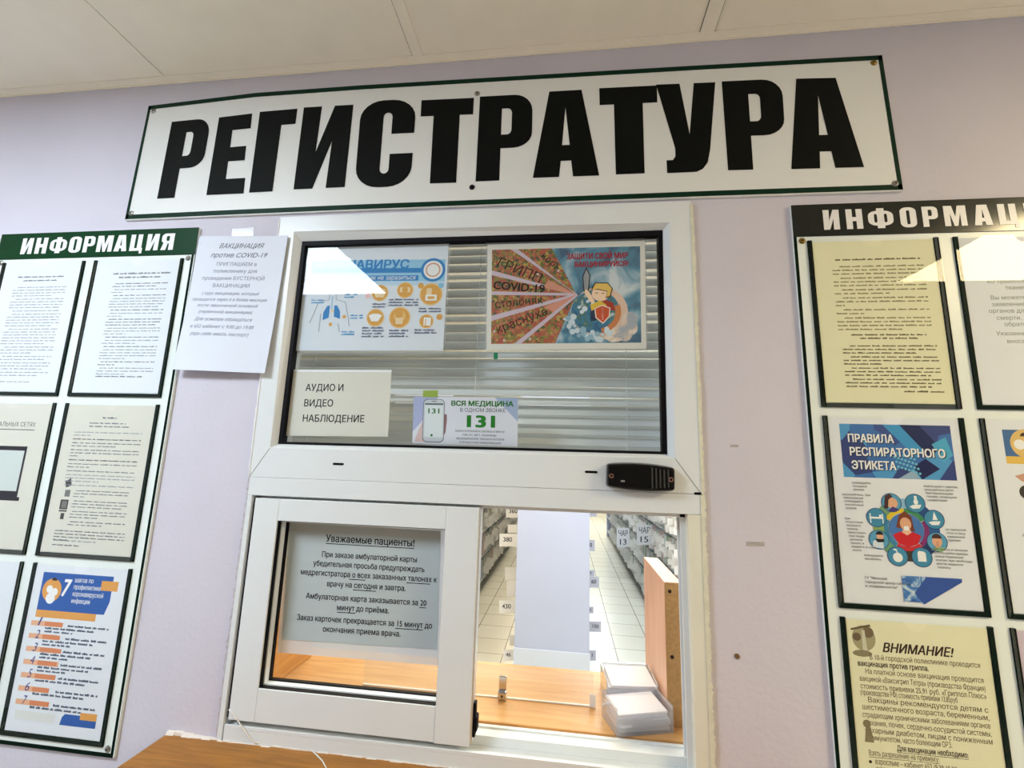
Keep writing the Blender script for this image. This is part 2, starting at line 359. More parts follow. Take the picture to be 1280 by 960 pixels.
# ------------------------------------------------------------------ heavy condensed capitals, unit square
def arc(cx, cy, rx, ry, a0, a1, n=6): return [(cx+rx*math.cos(math.radians(a0+(a1-a0)*k/n)), cy+ry*math.sin(math.radians(a0+(a1-a0)*k/n))) for k in range(n+1)]
def rr(x0, x1, y0, y1, rx, ry): return arc(x1-rx, y0+ry, rx, ry, -90, 0)+arc(x1-rx, y1-ry, rx, ry, 0, 90)+arc(x0+rx, y1-ry, rx, ry, 90, 180)+arc(x0+rx, y0+ry, rx, ry, 180, 270)
def letter(ch, s=0.42):
    if ch == 'Р': return [[(0, 0), (s, 0), (s, .37)]+arc(.66, .54, .34, .17, -90, 0)+arc(.66, .80, .34, .20, 0, 90)+[(0, 1)], [(s, .53)]+arc(.54, .59, .08, .06, -90, 0)+arc(.54, .78, .08, .06, 0, 90)+[(s, .84)]]
    if ch == 'Е': return [[(0, 0), (1, 0), (1, .19), (s+.04, .19), (s+.04, .41), (.93, .41), (.93, .59), (s+.04, .59), (s+.04, .81), (1, .81), (1, 1), (0, 1)]]
    if ch == 'Г': return [[(0, 0), (s+.2, 0), (s+.2, .81), (1, .81), (1, 1), (0, 1)]]
    if ch == 'И': return [[(0, 0), (s, 0), (1-s+.02, .56), (1-s, 0), (1, 0), (1, 1), (1-s, 1), (s-.02, .44), (s, 1), (0, 1)]]
    if ch == 'Н': return [[(0, 0), (s, 0), (s, .39), (1-s, .39), (1-s, 0), (1, 0), (1, 1), (1-s, 1), (1-s, .60), (s, .60), (s, 1), (0, 1)]]
    if ch == 'С': return [[(1, .37), (1, .22)]+arc(.58, .22, .42, .22, 0, -90)+arc(.42, .22, .42, .22, -90, -180)+arc(.42, .78, .42, .22, 180, 90)+arc(.58, .78, .42, .22, 90, 0)+[(1, .60), (.59, .60)]+arc(.51, .80, .08, .05, 0, 180)+arc(.51, .20, .08, .05, 180, 360)+[(.59, .37)]]
    if ch == 'Т': return [[(.25, 0), (.75, 0), (.75, .80), (1, .80), (1, 1), (0, 1), (0, .80), (.25, .80)]]
    if ch == 'А': return [[(0, 0), (.40, 0), (.425, .18), (.585, .18), (.61, 0), (1, 0), (.78, 1), (.22, 1)], [(.445, .36), (.50, .80), (.565, .36)]]
    if ch == 'У': return [[(0, 1), (.40, 1), (.56, .42), (.64, 1), (1, 1), (.93, .24), (.89, .10), (.80, .03), (.68, 0), (.12, 0), (.12, .14), (.24, .14), (.29, .18), (.29, .27)]]
    if ch == 'Ф': return [[(.35, 0), (.65, 0), (.65, .13)]+arc(.65, .38, .35, .25, -90, 0)+arc(.65, .62, .35, .25, 0, 90)+[(.65, 1), (.35, 1), (.35, .87)]+arc(.35, .62, .35, .25, 90, 180)+arc(.35, .38, .35, .25, 180, 270), rr(.24, .36, .28, .72, .06, .08), rr(.64, .76, .28, .72, .06, .08)]
    if ch == 'О': return [rr(0, 1, 0, 1, .42, .22), rr(.40, .60, .15, .85, .1, .06)]
    if ch == 'М': return [[(0, 0), (.27, 0), (.27, .62), (.42, 0), (.58, 0), (.73, .62), (.73, 0), (1, 0), (1, 1), (.63, 1), (.5, .46), (.37, 1), (0, 1)]]
    if ch == 'Ц': return [[(0, 0), (.78, 0), (.78, -.16), (1, -.16), (1, .17), (.92, .17), (.92, 1), (.56, 1), (.56, .17), (.36, .17), (.36, 1), (0, 1)]]
    if ch == 'Я': return [[(1, 0), (1, 1)]+arc(.34, .80, .34, .20, 90, 180)+arc(.26, .60, .26, .16, 180, 250)+[(0, 0), (.40, 0), (.52, .39), (1-s, .39), (1-s, 0)], [(1-s, .55)]+list(reversed(arc(.46, .60, .08, .05, 180, 270)))+list(reversed(arc(.46, .79, .08, .05, 90, 180)))+[(1-s, .84)]]
_gc = bpy.data.curves.new('tmp_glyph', 'CURVE'); _gc.dimensions = '2D'; _gc.fill_mode = 'BOTH'; _go = bpy.data.objects.new('tmp_glyph', _gc); C.objects.link(_go); _gcache = {}
def letter_mesh(ch, s):
    if (ch, s) not in _gcache:
        _gc.splines.clear()
        for loop in letter(ch, s):
            sp = _gc.splines.new('POLY'); sp.points.add(len(loop)-1); sp.use_cyclic_u = True
            for p, (x, y) in zip(sp.points, loop): p.co = (x, y, 0, 1)
        bpy.context.view_layer.update()
        ev = _go.evaluated_get(bpy.context.evaluated_depsgraph_get()); me = ev.to_mesh()
        _gcache[(ch, s)] = ([(v.co.x, v.co.y) for v in me.vertices], [tuple(p.vertices) for p in me.polygons]); ev.to_mesh_clear()
    return _gcache[(ch, s)]
def put_letter(mb, ch, q, m, s, raise_by):     # q: TL, TR, BR, BL points
    vs, fs = letter_mesh(ch, s); a, b, c, d = q; out = []
    for x, y in vs:
        p = (d*(1-x)+c*x)*(1-y)+(a*(1-x)+b*x)*y; out.append((p.x, p.y-raise_by, p.z))
    mb.raw(out, fs, m)

# =================================================================== STRUCTURE
CEIL = H+0.9; WY = 0.006
OX0, OX1, OZ0, OZ1 = -0.634, 0.238, H-0.520, H+0.520      # hole for both windows
mb = MB()
for x0, x1, z0, z1 in ((-3.2, OX0, 0, 2.7), (OX1, 3.2, 0, 2.7), (OX0, OX1, 0, OZ0), (OX0, OX1, OZ1, 2.7)): mb.box(x0, x1, WY, 0.075, z0, z1, WALLM)
struct(mb.build('wall_front'))
mb = MB(); mb.box(-3.2, 3.2, -2.7, -2.6, 0, 2.6, mat('corridor_wall_paint', (150, 144, 140), 0.8)); struct(mb.build('wall_opposite'))
mb = MB(); mb.box(-3.2, 3.2, -2.6, WY, -0.1, 0, mat('corridor_floor', (200, 194, 184), 0.4, 0.1, 6)); struct(mb.build('floor'))
# ceiling: panels between cover strips
mb = MB(); seams = [-2.86, -2.235, -1.61, -0.985, -0.343, 0.285, 0.91, 1.535, 2.16, 2.785]
xs = [-3.2]+seams+[3.2]
for a, b in zip(xs[:-1], xs[1:]):
    for y0, y1 in ((-0.757, WY), (-1.38, -0.76), (-2.6, -1.383)):
        mb.box(a+0.0012, b-0.0012, y0, y1-0.001, CEIL, CEIL+0.02, CEILM)
mb.box(-3.2, 3.2, -2.6, WY, CEIL+0.0205, CEIL+0.04, DARK)
struct(mb.build('ceiling'))
mb = MB()
for x, w in ((-0.343, 0.012), (0.285, 0.0145), (0.91, 0.0145)): mb.box(x-w, x+w, -0.75, -0.012, CEIL-0.003, CEIL-0.0002, CEILM, 0.0008); mb.box(x-w-0.0012, x-w, -0.75, -0.012, CEIL-0.001, CEIL-0.0002, DARK)
mb.box(0.2986, 0.3000, -0.75, -0.012, CEIL-0.0025, CEIL-0.0002, DARK)
struct(mb.build('trim_1'))
mb = MB(); mb.box(-3.2, 3.2, -0.014, WY-0.0005, CEIL-0.002, CEIL-0.0003, CEILM); mb.box(-3.2, 3.2, 0.003, WY-0.0005, CEIL-0.005, CEIL-0.002, CEILM); struct(mb.build('trim_2'))

# records room behind the wall
tile = bpy.data.materials.new('pale_floor_tiles'); tile.use_nodes = True; nt = tile.node_tree; b = nt.nodes['Principled BSDF']
tc = nt.nodes.new('ShaderNodeTexCoord'); mp = nt.nodes.new('ShaderNodeMapping'); br = nt.nodes.new('ShaderNodeTexBrick')
mp.inputs['Location'].default_value = (-0.12, 0.05, 0)
br.offset = 0; br.inputs['Scale'].default_value = 1; br.inputs['Brick Width'].default_value = 0.297; br.inputs['Row Height'].default_value = 0.297; br.inputs['Mortar Size'].default_value = 0.0035; br.inputs['Bias'].default_value = -0.4
br.inputs['Color1'].default_value = (*srgb((226, 226, 218)), 1); br.inputs['Color2'].default_value = (*srgb((220, 218, 206)), 1); br.inputs['Mortar'].default_value = (*srgb((120, 112, 100)), 1)
nt.links.new(tc.outputs['Object'], mp.inputs[0]); nt.links.new(mp.outputs[0], br.inputs[0]); nt.links.new(br.outputs[0], b.inputs['Base Color']); b.inputs['Roughness'].default_value = 0.25
mb = MB(); mb.box(-3.2, 3.2, 0.075, 12.5, -0.1, 0, tile); struct(mb.build('floor', origin=(0, 0, 0)))
RW = mat('records_room_paint', (232, 226, 210), 0.8)
mb = MB(); mb.box(-3.2, 3.2, 12.4, 12.5, 0, 2.7, RW); struct(mb.build('wall_back'))
mb = MB(); mb.box(-3.3, -3.2, -2.7, 12.5, 0, 2.7, RW); mb.v = [v for v in mb.v]; mb2 = MB(); mb2.box(-3.3, -3.2, 0.075, 12.5, 0, 2.7, RW); struct(mb2.build('wall_left'))
mb = MB(); mb.box(3.2, 3.3, 0.075, 12.5, 0, 2.7, RW); struct(mb.build('wall_right'))
mb = MB(); mb.box(-3.3, 3.3, 0.075, 12.5, 2.7, 2.75, RW); struct(mb.build('ceiling'))

# =================================================================== UPPER FIXED WINDOW
def xz(px, py, Y=0.0): p = at(px, py, Y); return (p.x, p.z)
fo = [(-0.640, H+0.520), (0.242, H+0.522), (0.240, H-0.0485), (-0.634, H-0.0485)]
bo = [xz(367.5, 289.4), xz(837.5, 278), xz(843.8, 573), xz(337.5, 560)]
go = [xz(378, 302, 0.014), xz(828, 288, 0.014), xz(834, 568, 0.014), xz(348, 555, 0.014)]
gi = [(go[0][0]+0.008, go[0][1]-0.010), (go[1][0]-0.009, go[1][1]-0.010), (go[2][0]-0.009, go[2][1]+0.005), (go[3][0]+0.008, go[3][1]+0.005)]
mb = MB(); mb.ring(fo, bo, 0.0, 0.07, PVC); win1 = struct(mb.build('window_1'))
mb = MB(); mb.slope(bo, 0.0, go, 0.014, PVC); mb.build('bead', win1)
mb = MB(); mb.ring(go, gi, 0.013, 0.03, BLACK); mb.build('gasket', win1)
mb = MB(); mb.hexa([(x, 0.0195, z) for x, z in go], [(x, 0.0235, z) for x, z in go], GLASS); mb.build('glass_pane', win1)
for px, py, w in ((423, 580, 0.016), (739, 590, 0.016), (873, 617, 0.008)):
    x, z = xz(px, py); mb = MB(); mb.prism(rr(x-w/2-0.0035, x+w/2+0.0035, z-0.0022, z+0.0022, 0.0022, 0.0022), -0.0006, 0.0005, BLACK); mb.build('drain_slot', win1)
mb = MB()       # mitre seams of the frame corners
for a, b2 in ((fo[2], bo[2]), (fo[3], bo[3])):
    d = Vector((b2[0]-a[0], b2[1]-a[1])).normalized(); n = Vector((-d.y, d.x))*0.0006
    mb.poly([(a[0]+n.x, -0.0002, a[1]+n.y), (a[0]-n.x, -0.0002, a[1]-n.y), (b2[0]-n.x, -0.0002, b2[1]-n.y), (b2[0]+n.x, -0.0002, b2[1]+n.y)], mat('seam_grey', (120, 118, 112), 0.8))
mb.build('mitre_seam', win1)
# ragged plaster and paint edge round the frame
EDGE = mat('ragged_cream_paint', (216, 213, 192), 0.7, 0.08, 60); EDGE_W = mat('ragged_white_paint', (228, 226, 226), 0.7, 0.05, 60)
def ragged(pts, width, m, side, y=-0.0012, n=60, jit=0.5, seed=1):
    R = random.Random(seed); mb = MB(); tot = []
    for k in range(n+1):
        t = k/n*(len(pts)-1); i = min(int(t), len(pts)-2); f = t-i
        tot.append((pts[i][0]*(1-f)+pts[i+1][0]*f, pts[i][1]*(1-f)+pts[i+1][1]*f))
    for k in range(n):
        w0 = width*(1+jit*(R.random()-0.5)) if k else width; 
        if k == 0: prev = w0
        a, b2 = tot[k], tot[k+1]
        mb.hexa([(a[0], y, a[1]), (b2[0], y, b2[1]), (b2[0]+side*w0, y, b2[1]), (a[0]+side*prev, y, a[1])],
                [(a[0], WY, a[1]), (b2[0], WY, b2[1]), (b2[0]+side*w0, WY, b2[1]), (a[0]+side*prev, WY, a[1])], m)
        prev = w0
    return mb
ragged([(0.240, H+0.515), (0.240, H-0.049)], 0.006, EDGE, 1, n=150, jit=0.7, seed=3).build('paint_edge', win1)
ragged([(-0.639, H+0.515), (-0.634, H-0.049)], 0.003, EDGE_W, -1, n=50, jit=1.0, seed=4).build('paint_edge', win1)

# =================================================================== SLIDING HATCH WINDOW
L0, L1, T0, B0 = -0.633, 0.238, H-0.0492, H-0.524
mb = MB()
mb.box(L0, L1, 0.0, 0.07, H-0.0845, T0, PVC, 0.0006)                                   # head
mb.box(L0, -0.6235, 0.0, 0.07, B0, H-0.085, PVC, 0.0006)                               # left jamb
mb.box(0.2155, L1, 0.0, 0.07, B0, H-0.085, PVC_OLD, 0.0006)                            # right jamb
win2 = struct(mb.build('window_2'))
mb = MB(); mb.box(0.207, 0.2155, 0.02, 0.024, H-0.497, H-0.085, PVC); mb.box(0.207, 0.2155, 0.044, 0.048, H-0.497, H-0.085, PVC); mb.box(0.2125, 0.2155, 0.024, 0.044, H-0.497, H-0.085, mat('track_grey', (170, 176, 182), 0.4))
mb.box(-0.6205, 0.2155, 0.02, 0.024, H-0.092, H-0.085, PVC); mb.box(-0.6205, 0.2155, 0.044, 0.048, H-0.094, H-0.085, PVC); mb.build('side_track', win2)
mb = MB()
mb.box(-0.6205, 0.2155, 0.0, 0.07, B0, H-0.503, PVC); mb.box(-0.6205, 0.2155, 0.0, 0.004, H-0.503, H-0.4968, PVC, 0.0006)
mb.box(-0.6205, 0.2155, 0.032, 0.036, H-0.503, H-0.487, PVC, 0.0006); mb.box(-0.6205, 0.2155, 0.060, 0.068, H-0.503, H-0.4865, PVC, 0.0006)
mb.hexa([(-0.6205, 0.036, H-0.5), (0.2155, 0.036, H-0.5), (0.2155, 0.060, H-0.5), (-0.6205, 0.060, H-0.5)], [(-0.6205, 0.036, H-0.492), (0.2155, 0.036, H-0.492), (0.2155, 0.060, H-0.489), (-0.6205, 0.060, H-0.489)], PVC)
mb.build('bottom_track', win2)
ragged([(0.238, H-0.05), (0.237, H-0.52)], 0.0075, EDGE, 1, n=150, jit=0.6, seed=5).build('paint_edge', win2)
ragged([(-0.633, H-0.05), (-0.633, H-0.52)], 0.0035, mat('chipped_grey_paint', (190, 184, 190), 0.8, 0.2, 200), -1, y=0.0, n=60, jit=1.2, seed=6).build('paint_edge', win2)
# the sash, closed over the left half
sx0, sx1, sz0, sz1 = -0.6150, -0.1605, H-0.4880, H-0.0895
ix0, ix1, iz0, iz1 = -0.5632, -0.2232, H-0.432, H-0.1312
mb = MB()
so = [(sx0, sz1), (sx1, sz1), (sx1, sz0), (sx0, sz0)]; si = [(ix0, iz1), (ix1, iz1), (ix1, iz0), (ix0, iz0)]
mb.box(sx0, ix0, 0.0, 0.030, sz0, sz1, PVC, 0.0008); mb.box(ix1, sx1, -0.001, 0.030, sz0-0.001, sz1, PVC, 0.0008)
mb.box(ix0+0.0003, ix1-0.0003, 0.0002, 0.030, iz1, sz1, PVC, 0.0006); mb.box(ix0+0.0003, ix1-0.0003, 0.0002, 0.030, sz0, iz0, PVC, 0.0006)
sash = mb.build('sash', win2)
def inset(q, d): return [(q[0][0]+d, q[0][1]-d), (q[1][0]-d, q[1][1]-d), (q[2][0]-d, q[2][1]+d), (q[3][0]+d, q[3][1]+d)]
mb = MB(); mb.ring(inset(si, -0.0001), inset(si, 0.0012), 0.0035, 0.013, BLACK); mb.ring(inset(si, -0.0001), inset(si, 0.0055), 0.0260, 0.0345, BLACK); mb.build('gasket', sash)
mb = MB(); mb.ring(inset(si, -0.0001), inset(si, 0.0035), 0.0130, 0.0255, PVC); mb.build('bead', sash)
mb = MB(); mb.box(ix0+0.001, ix1-0.001, 0.0335, 0.0365, iz0+0.001, iz1-0.001, GLASS); mb.build('glass_pane', sash)
mb = MB(); mb.box(sx1, sx1+0.003, 0.004, 0.026, sz0+0.002, sz1-0.002, mat('aluminium_strip', (226, 228, 230), 0.3, metal=0.5)); mb.build('edge_strip', sash)
mb = MB(); lx, lz = xz(592, 893, 0.012); mb.box(sx1+0.003, sx1+0.008, 0.006, 0.020, H-0.478, H-0.423, BLACK, 0.002); mb.box(sx1+0.005, sx1+0.0115, 0.004, 0.022, H-0.468, H-0.444, BLACK, 0.002); mb.build('latch', sash)
mb = MB(); mb.box(-0.6235, sx0, 0.008, 0.03, sz0, sz1, DARK); mb.build('brush_seal', win2)

# =================================================================== REGISTRY SIGN
sign_c = at(640, 180)
sign = thing('registry_sign', 'wide white sign with dark green border reading РЕГИСТРАТУРА above the window', 'sign', (sign_c.x, 0, H+0.53))
top = [xz(186, 132.5), xz(320, 116.2), xz(450, 106.8), xz(640, 95.5), xz(870, 82), xz(1102.5, 69)]
bot = [xz(156, 275), xz(304, 268.5), xz(448, 262.5), xz(640, 255.3), xz(885, 246), xz(1129, 238)]
def sgp(u, v, y):
    t = u*(len(top)-1); i = min(int(t), len(top)-2); f = t-i
    a = Vector(top[i])*(1-f)+Vector(top[i+1])*f; b2 = Vector(bot[i])*(1-f)+Vector(bot[i+1])*f
    p = a*(1-v)+b2*v; return (p.x, y, p.y)
mb = MB(); N = 20
for k in range(N):
    u0, u1 = k/N, (k+1)/N
    mb.hexa([sgp(u0, 0, 0), sgp(u1, 0, 0), sgp(u1, 1, 0), sgp(u0, 1, 0)], [sgp(u0, 0, WY), sgp(u1, 0, WY), sgp(u1, 1, WY), sgp(u0, 1, WY)], SIGNW)
mb.build('panel', sign)
mb = MB()
for k in range(N):
    u0, u1 = k/N, (k+1)/N
    mb.poly([sgp(u0, 0, -0.0003), sgp(u0, 0.036, -0.0003), sgp(u1, 0.036, -0.0003), sgp(u1, 0, -0.0003)], GREEN)
    mb.poly([sgp(u0, 0.958, -0.0003), sgp(u0, 0.995, -0.0003), sgp(u1, 0.995, -0.0003), sgp(u1, 0.958, -0.0003)], GREEN)
mb.poly([sgp(0, 0, -0.0003), sgp(0, 0.99, -0.0003), sgp(0.0052, 0.99, -0.0003), sgp(0.0052, 0, -0.0003)], GREEN)
mb.poly([sgp(0.9955, 0, -0.0003), sgp(0.9955, 0.99, -0.0003), sgp(1, 0.99, -0.0003), sgp(1, 0, -0.0003)], GREEN)
mb.build('border', sign)
LQ = [('Р', (215, 152.5), (264.5, 147.5), (247, 246), (196.5, 248.5)), ('Е', (274, 147), (315.5, 142), (304.5, 242), (258, 244)),
      ('Г', (325, 140), (372, 136), (358, 238.5), (311.5, 241)), ('И', (380, 134.5), (442, 131), (431, 234), (367, 237)),
      ('С', (452, 127), (521, 123.5), (513, 232.5), (443, 235.5)), ('Т', (527, 125.5), (592.5, 122.5), (587, 228), (521, 230)),
      ('Р', (600, 121), (666, 117.5), (664, 224), (594.5, 227)), ('А', (671, 115.5), (743, 111.5), (749, 219.5), (666, 222.5)),
      ('Т', (749, 110.5), (821, 107), (824, 216), (752, 219)), ('У', (820, 106), (894, 103), (892, 214), (826, 217)),
      ('Р', (902, 102), (977, 98.5), (984, 211), (910, 213)), ('А', (976, 99), (1064, 97), (1080, 209), (989, 211.5))]
mb = MB()
for ch, *q in LQ: put_letter(mb, ch, quad(q, 0), LETTER_BK, 0.43 if ch in 'РЕГ' else 0.37, 0.0005)
mb.build('lettering', sign)
def screw(name, p, parent, r, m):
    mb = MB(); mb.cyl((p.x, p.y, p.z), (0, -1, 0), r, 0.0012, m, 16, r*0.9); mb.cyl((p.x, p.y-0.0012, p.z), (0, -1, 0), r*0.9, 0.0013, m, 16, r*0.45); mb.cyl((p.x, p.y-0.0025, p.z), (0, -1, 0), r*0.28, 0.0002, BLACK, 10); mb.build(name, parent)
for (px, py), m in zip(((192, 139), (164, 266.5), (596.5, 117), (590, 234), (1092, 78.5), (1119, 229.5)), (STEEL, STEEL, STEEL, BLACK, BRASS, STEEL)): screw('screw', at(px, py, -0.0003), sign, 0.0062, m)

# =================================================================== INFORMATION BOARDS
BX = dict(a1=0.0233, a2=0.247, a3=0.2717, a4=0.5003, W=0.5252)
BZ = dict(t1=-0.0748, b1=-0.3925, t2=-0.4078, b2=-0.7262, t3=-0.7401, b3=-1.0582, bot=-1.0751)
def board(X, Z, label, letters, zpx):
    Z += H
    t = thing('information_board', label, 'notice board', (X+BX['W']/2, 0, Z+BZ['bot']), 'green information boards beside the window')
    mb = MB(); mb.box(X, X+BX['W'], 0.0, WY, Z+BZ['bot'], Z, BOARDW, 0.0004); mb.build('panel', t)
    mb = MB(); e = 0.0055; y = -0.0004
    for x0, x1, z0, z1 in ((X, X+e, Z+BZ['bot'], Z), (X+BX['W']-e-0.002, X+BX['W']-0.002, Z+BZ['bot'], Z), (X+e, X+BX['W']-e-0.002, Z+BZ['bot'], Z+BZ['bot']+0.007)): mb.box(x0, x1, y, 0.0002, z0, z1, GREENB)
    mb.build('border', t)
    mb = MB(); hb = Z-0.0655; mb.box(X, X+BX['W'], -0.0016, 0.0002, hb, Z, GREENH if X > 0 else mat('header_green_gloss', (4, 56, 28), 0.35, 0.12, 18, spec=0.08, coat=0.10), 0.0003); hd = mb.build('header', t)
    mb = MB()
    for ch, x0, x1 in letters:
        put_letter(mb, ch, [Vector((x0, -0.0016, Z-0.013)), Vector((x1, -0.0016, Z-0.013)), Vector((x1, -0.0016, Z-0.0535)), Vector((x0, -0.0016, Z-0.0535))], LETTER_WH, 0.38, 0.0005)
    mb.build('lettering', hd)
    for k in (1, 2, 3):
        zt, zb = Z+BZ['t%d' % k], Z+BZ['b%d' % k]
        for a, b2 in (('a1', 'a2'), ('a3', 'a4')):
            x0, x1 = X+BX[a], X+BX[b2]; mid = (x0+x1)/2; w = 0.0072
            notch = [(mid+0.017*math.cos(math.radians(A)), zt+0.015*math.sin(math.radians(A))) for A in range(0, -181, -20)]
            mb = MB(); mb.prism([(x0, zb), (x1, zb), (x1, zt), ]+notch+[(x0, zt)], -0.0042, -0.0030, ACRYL); pk = mb.build('pocket', t)
            mb = MB()
            mb.box(x0, x0+w, -0.0030, 0.0002, zb, zt, GREENB); mb.box(x1-w, x1, -0.0030, 0.0002, zb, zt, GREENB); mb.box(x0+w, x1-w, -0.0030, 0.0002, zb, zb+w, GREENB)
            mb.build('pocket_spacer', pk)
    sc = BRASS if X > 0 else STEEL
    for x, z in ((X+0.0150, Z-0.074), (X+BX['W']-0.0150, Z-0.074), (X+0.0150, Z+BZ['bot']+0.014), (X+BX['W']-0.0150, Z+BZ['bot']+0.014)): screw('screw', Vector((x, -0.0003, z)), t, 0.0062, sc)
    return t
XL, ZL, XR, ZR = -1.3617, 0.5016, 0.4278, 0.5032
zl = 305
lp = [('И', 28.5, 42.5), ('Н', 46, 60.5), ('Ф', 64, 85), ('О', 88, 103), ('Р', 106, 120), ('М', 123, 142.5), ('А', 145, 161), ('Ц', 164.5, 180.5), ('И', 185, 200), ('Я', 203.5, 219)]
letL = [(c, at(a, 309-a*0.045).x, at(b2, 309-b2*0.045).x) for c, a, b2 in lp]
rp = [('И', 1028, 1048), ('Н', 1056.5, 1077), ('Ф', 1084, 1115.5), ('О', 1124, 1144.5), ('Р', 1152, 1171.5), ('М', 1179, 1207), ('А', 1216, 1239), ('Ц', 1247, 1272), ('И', 1280, 1305), ('Я', 1313, 1338)]
letR = [(c, at(a, 272).x, at(b2, 272).x) for c, a, b2 in rp]
board(XL, ZL, 'information board with green header on the wall left of the window', letL, 309)
board(XR, ZR, 'information board with glare on its header, on the wall right of the window', letR, 272)

# pages in the pockets
def slot(X, Z, col, row):
    a, b2 = (('a1', 'a2'), ('a3', 'a4'))[col]; x0, x1 = X+BX[a]+0.0085, X+BX[b2]-0.0085
    zt, zb = H+Z+BZ['t%d' % row]-0.003, H+Z+BZ['b%d' % row]+0.0085
    return [Vector((x0, -0.0012, zt)), Vector((x1, -0.0012, zt)), Vector((x1, -0.0012, zb)), Vector((x0, -0.0012, zb))]
GT = ink((150, 152, 162)); DT = ink((112, 112, 122)); BT = ink((54, 54, 60)); BK = ink((24, 24, 28))
G_LEFT = 'pages in the left information board'; G_RIGHT = 'pages in the right information board'
def page(X, Z, col, row, base): return Sheet(slot(X, Z, col, row), -0.0012, base, 0.0004)
# left board, top row
R = random.Random(11); s = page(XL, ZL, 0, 1, PAPER)
s.words(0.2, 0.8, 0.115, 0.010, DT, rnd=R); s.words(0.28, 0.72, 0.145, 0.010, DT, rnd=R)
v = 0.18
for n, last in ((4, .75), (4, .95), (1, .5), (5, .9), (6, .8), (3, .6), (2, .9), (3, .9), (2, .8)):
    s.para(0.17, 0.86, v, v+n*0.0225, n, GT, 0.32, last, rnd=R); v += n*0.0225+0.004
s.words(0.2, 0.66, 0.93, 0.007, GT, rnd=R)
s.done('printed_page', 'white page of grey text, upper left in the left information board', 'notice', group=G_LEFT)
R = random.Random(12); s = page(XL, ZL, 1, 1, PAPER)
s.words(0.22, 0.92, 0.105, 0.011, DT, rnd=R); s.words(0.3, 0.8, 0.135, 0.011, DT, rnd=R); v = 0.165
for n, last, m in ((2, .8, DT), (2, .2, GT), (1, 1, DT), (4, .9, GT), (1, 1, DT), (2, .3, GT), (3, .9, DT), (3, .4, GT), (1, .3, DT), (2, .6, GT), (1, .4, DT), (4, .5, GT), (2, .3, DT), (3, .5, GT)):
    s.para(0.24, 0.9, v, v+n*0.0215, n, m, 0.32, last, rnd=R, indent=0.03); v += n*0.0215+0.003
s.words(0.24, 0.8, 0.885, 0.008, DT, rnd=R)
s.done('printed_page', 'white page of grey text beside the vaccination note, upper right in the left board', 'notice', group=G_LEFT)
# left board, middle row
s = page(XL, ZL, 0, 2, PAPER_BEIGE)
for k in range(3): pass
s.text('СОЦИАЛЬНЫХ СЕТЯХ', 0.84, 0.165, BK, size=0.045, w=0.62, align='r', bold=-0.004); s.rect(0.1, 0.185, 0.84, 0.19, BK)
s.rect(0.04, 0.305, 0.80, 0.66, ink((30, 24, 34))); s.rect(0.08, 0.335, 0.775, 0.615, ink((205, 212, 208))); s.rect(0.0, 0.655, 0.83, 0.68, ink((30, 24, 34)))
s.done('printed_page', 'beige page with a black laptop drawing in the left board', 'notice', group=G_LEFT)
R = random.Random(14); s = page(XL, ZL, 1, 2, PAPER_BEIGE)
s.words(0.42, 0.58, 0.095, 0.010, DT, rnd=R); s.words(0.28, 0.70, 0.132, 0.008, DT, rnd=R); s.words(0.28, 0.74, 0.155, 0.008, DT, rnd=R)
v = 0.18
for n, last, m in ((2, .25, GT), (1, 1, BT), (2, .65, DT), (3, .15, DT), (1, .6, BT), (2, .35, DT), (1, .8, DT), (3, .5, GT), (1, .6, GT)):
    s.para(0.12, 0.90, v, v+n*0.021, n, m, 0.32, last, rnd=R, indent=0.0); v += n*0.021+0.006
v += 0.01
for n, last in ((3, .2), (3, .9), (3, .5), (2, .6)):
    s.para(0.25, 0.88, v, v+n*0.0195, n, DT, 0.32, last, rnd=R, indent=0.02); v += n*0.0195+0.010
G1 = ink((70, 66, 66)); G2 = ink((120, 120, 116))
s.shape([(0.13, 0.535), (0.19, 0.51), (0.21, 0.56), (0.15, 0.575)], G1); s.rect(0.15, 0.59, 0.21, 0.635, G2); s.rect(0.12, 0.655, 0.21, 0.72, G1); s.rect(0.14, 0.665, 0.195, 0.71, G2); s.rect(0.12, 0.725, 0.21, 0.735, G1); s.rect(0.15, 0.745, 0.19, 0.785, G1)
v = max(v+0.012, 0.80)
s.para(0.12, 0.9, v, v+0.08, 4, DT, 0.34, .2, rnd=R, indent=0.0); s.words(0.12, 0.6, 0.925, 0.007, GT, rnd=R); s.words(0.12, 0.42, 0.955, 0.008, DT, rnd=R)
s.done('printed_page', 'beige page with small dark pictures down its left margin, middle of the left board', 'notice', group=G_LEFT)
# left board, bottom row
R = random.Random(15); s = page(XL, ZL, 0, 3, PAPER); s.words(0.5, 0.8, 0.22, 0.010, GT, rnd=R); s.words(0.45, 0.85, 0.255, 0.010, GT, rnd=R); s.words(0.5, 0.82, 0.285, 0.010, GT, rnd=R)
s.done('printed_page', 'nearly blank white page cut by the left photo edge, low in the left board', 'notice', group=G_LEFT)
R = random.Random(16); s = page(XL, ZL, 1, 3, PAPER)
BL = ink((42, 92, 170)); OR = ink((226, 160, 82)); ORB = ink((220, 134, 90)); WH = ink((240, 240, 240)); TQ = ink((90, 100, 120))
s.shape([(0.09, 0.045), (0.86, 0.045), (0.86, 0.20), (0.82, 0.28), (0.09, 0.28)], BL); s.rect(0.09, 0.28, 0.74, 0.325, OR); s.rect(0.74, 0.075, 0.92, 0.135, OR)
s.disc(0.215, 0.155, 0.105, OR); s.disc(0.19, 0.15, 0.035, WH); s.disc(0.25, 0.165, 0.035, WH); s.disc(0.215, 0.205, 0.05, WH); s.disc(0.225, 0.095, 0.028, ink((60, 40, 34)), a0=0, a1=math.pi)
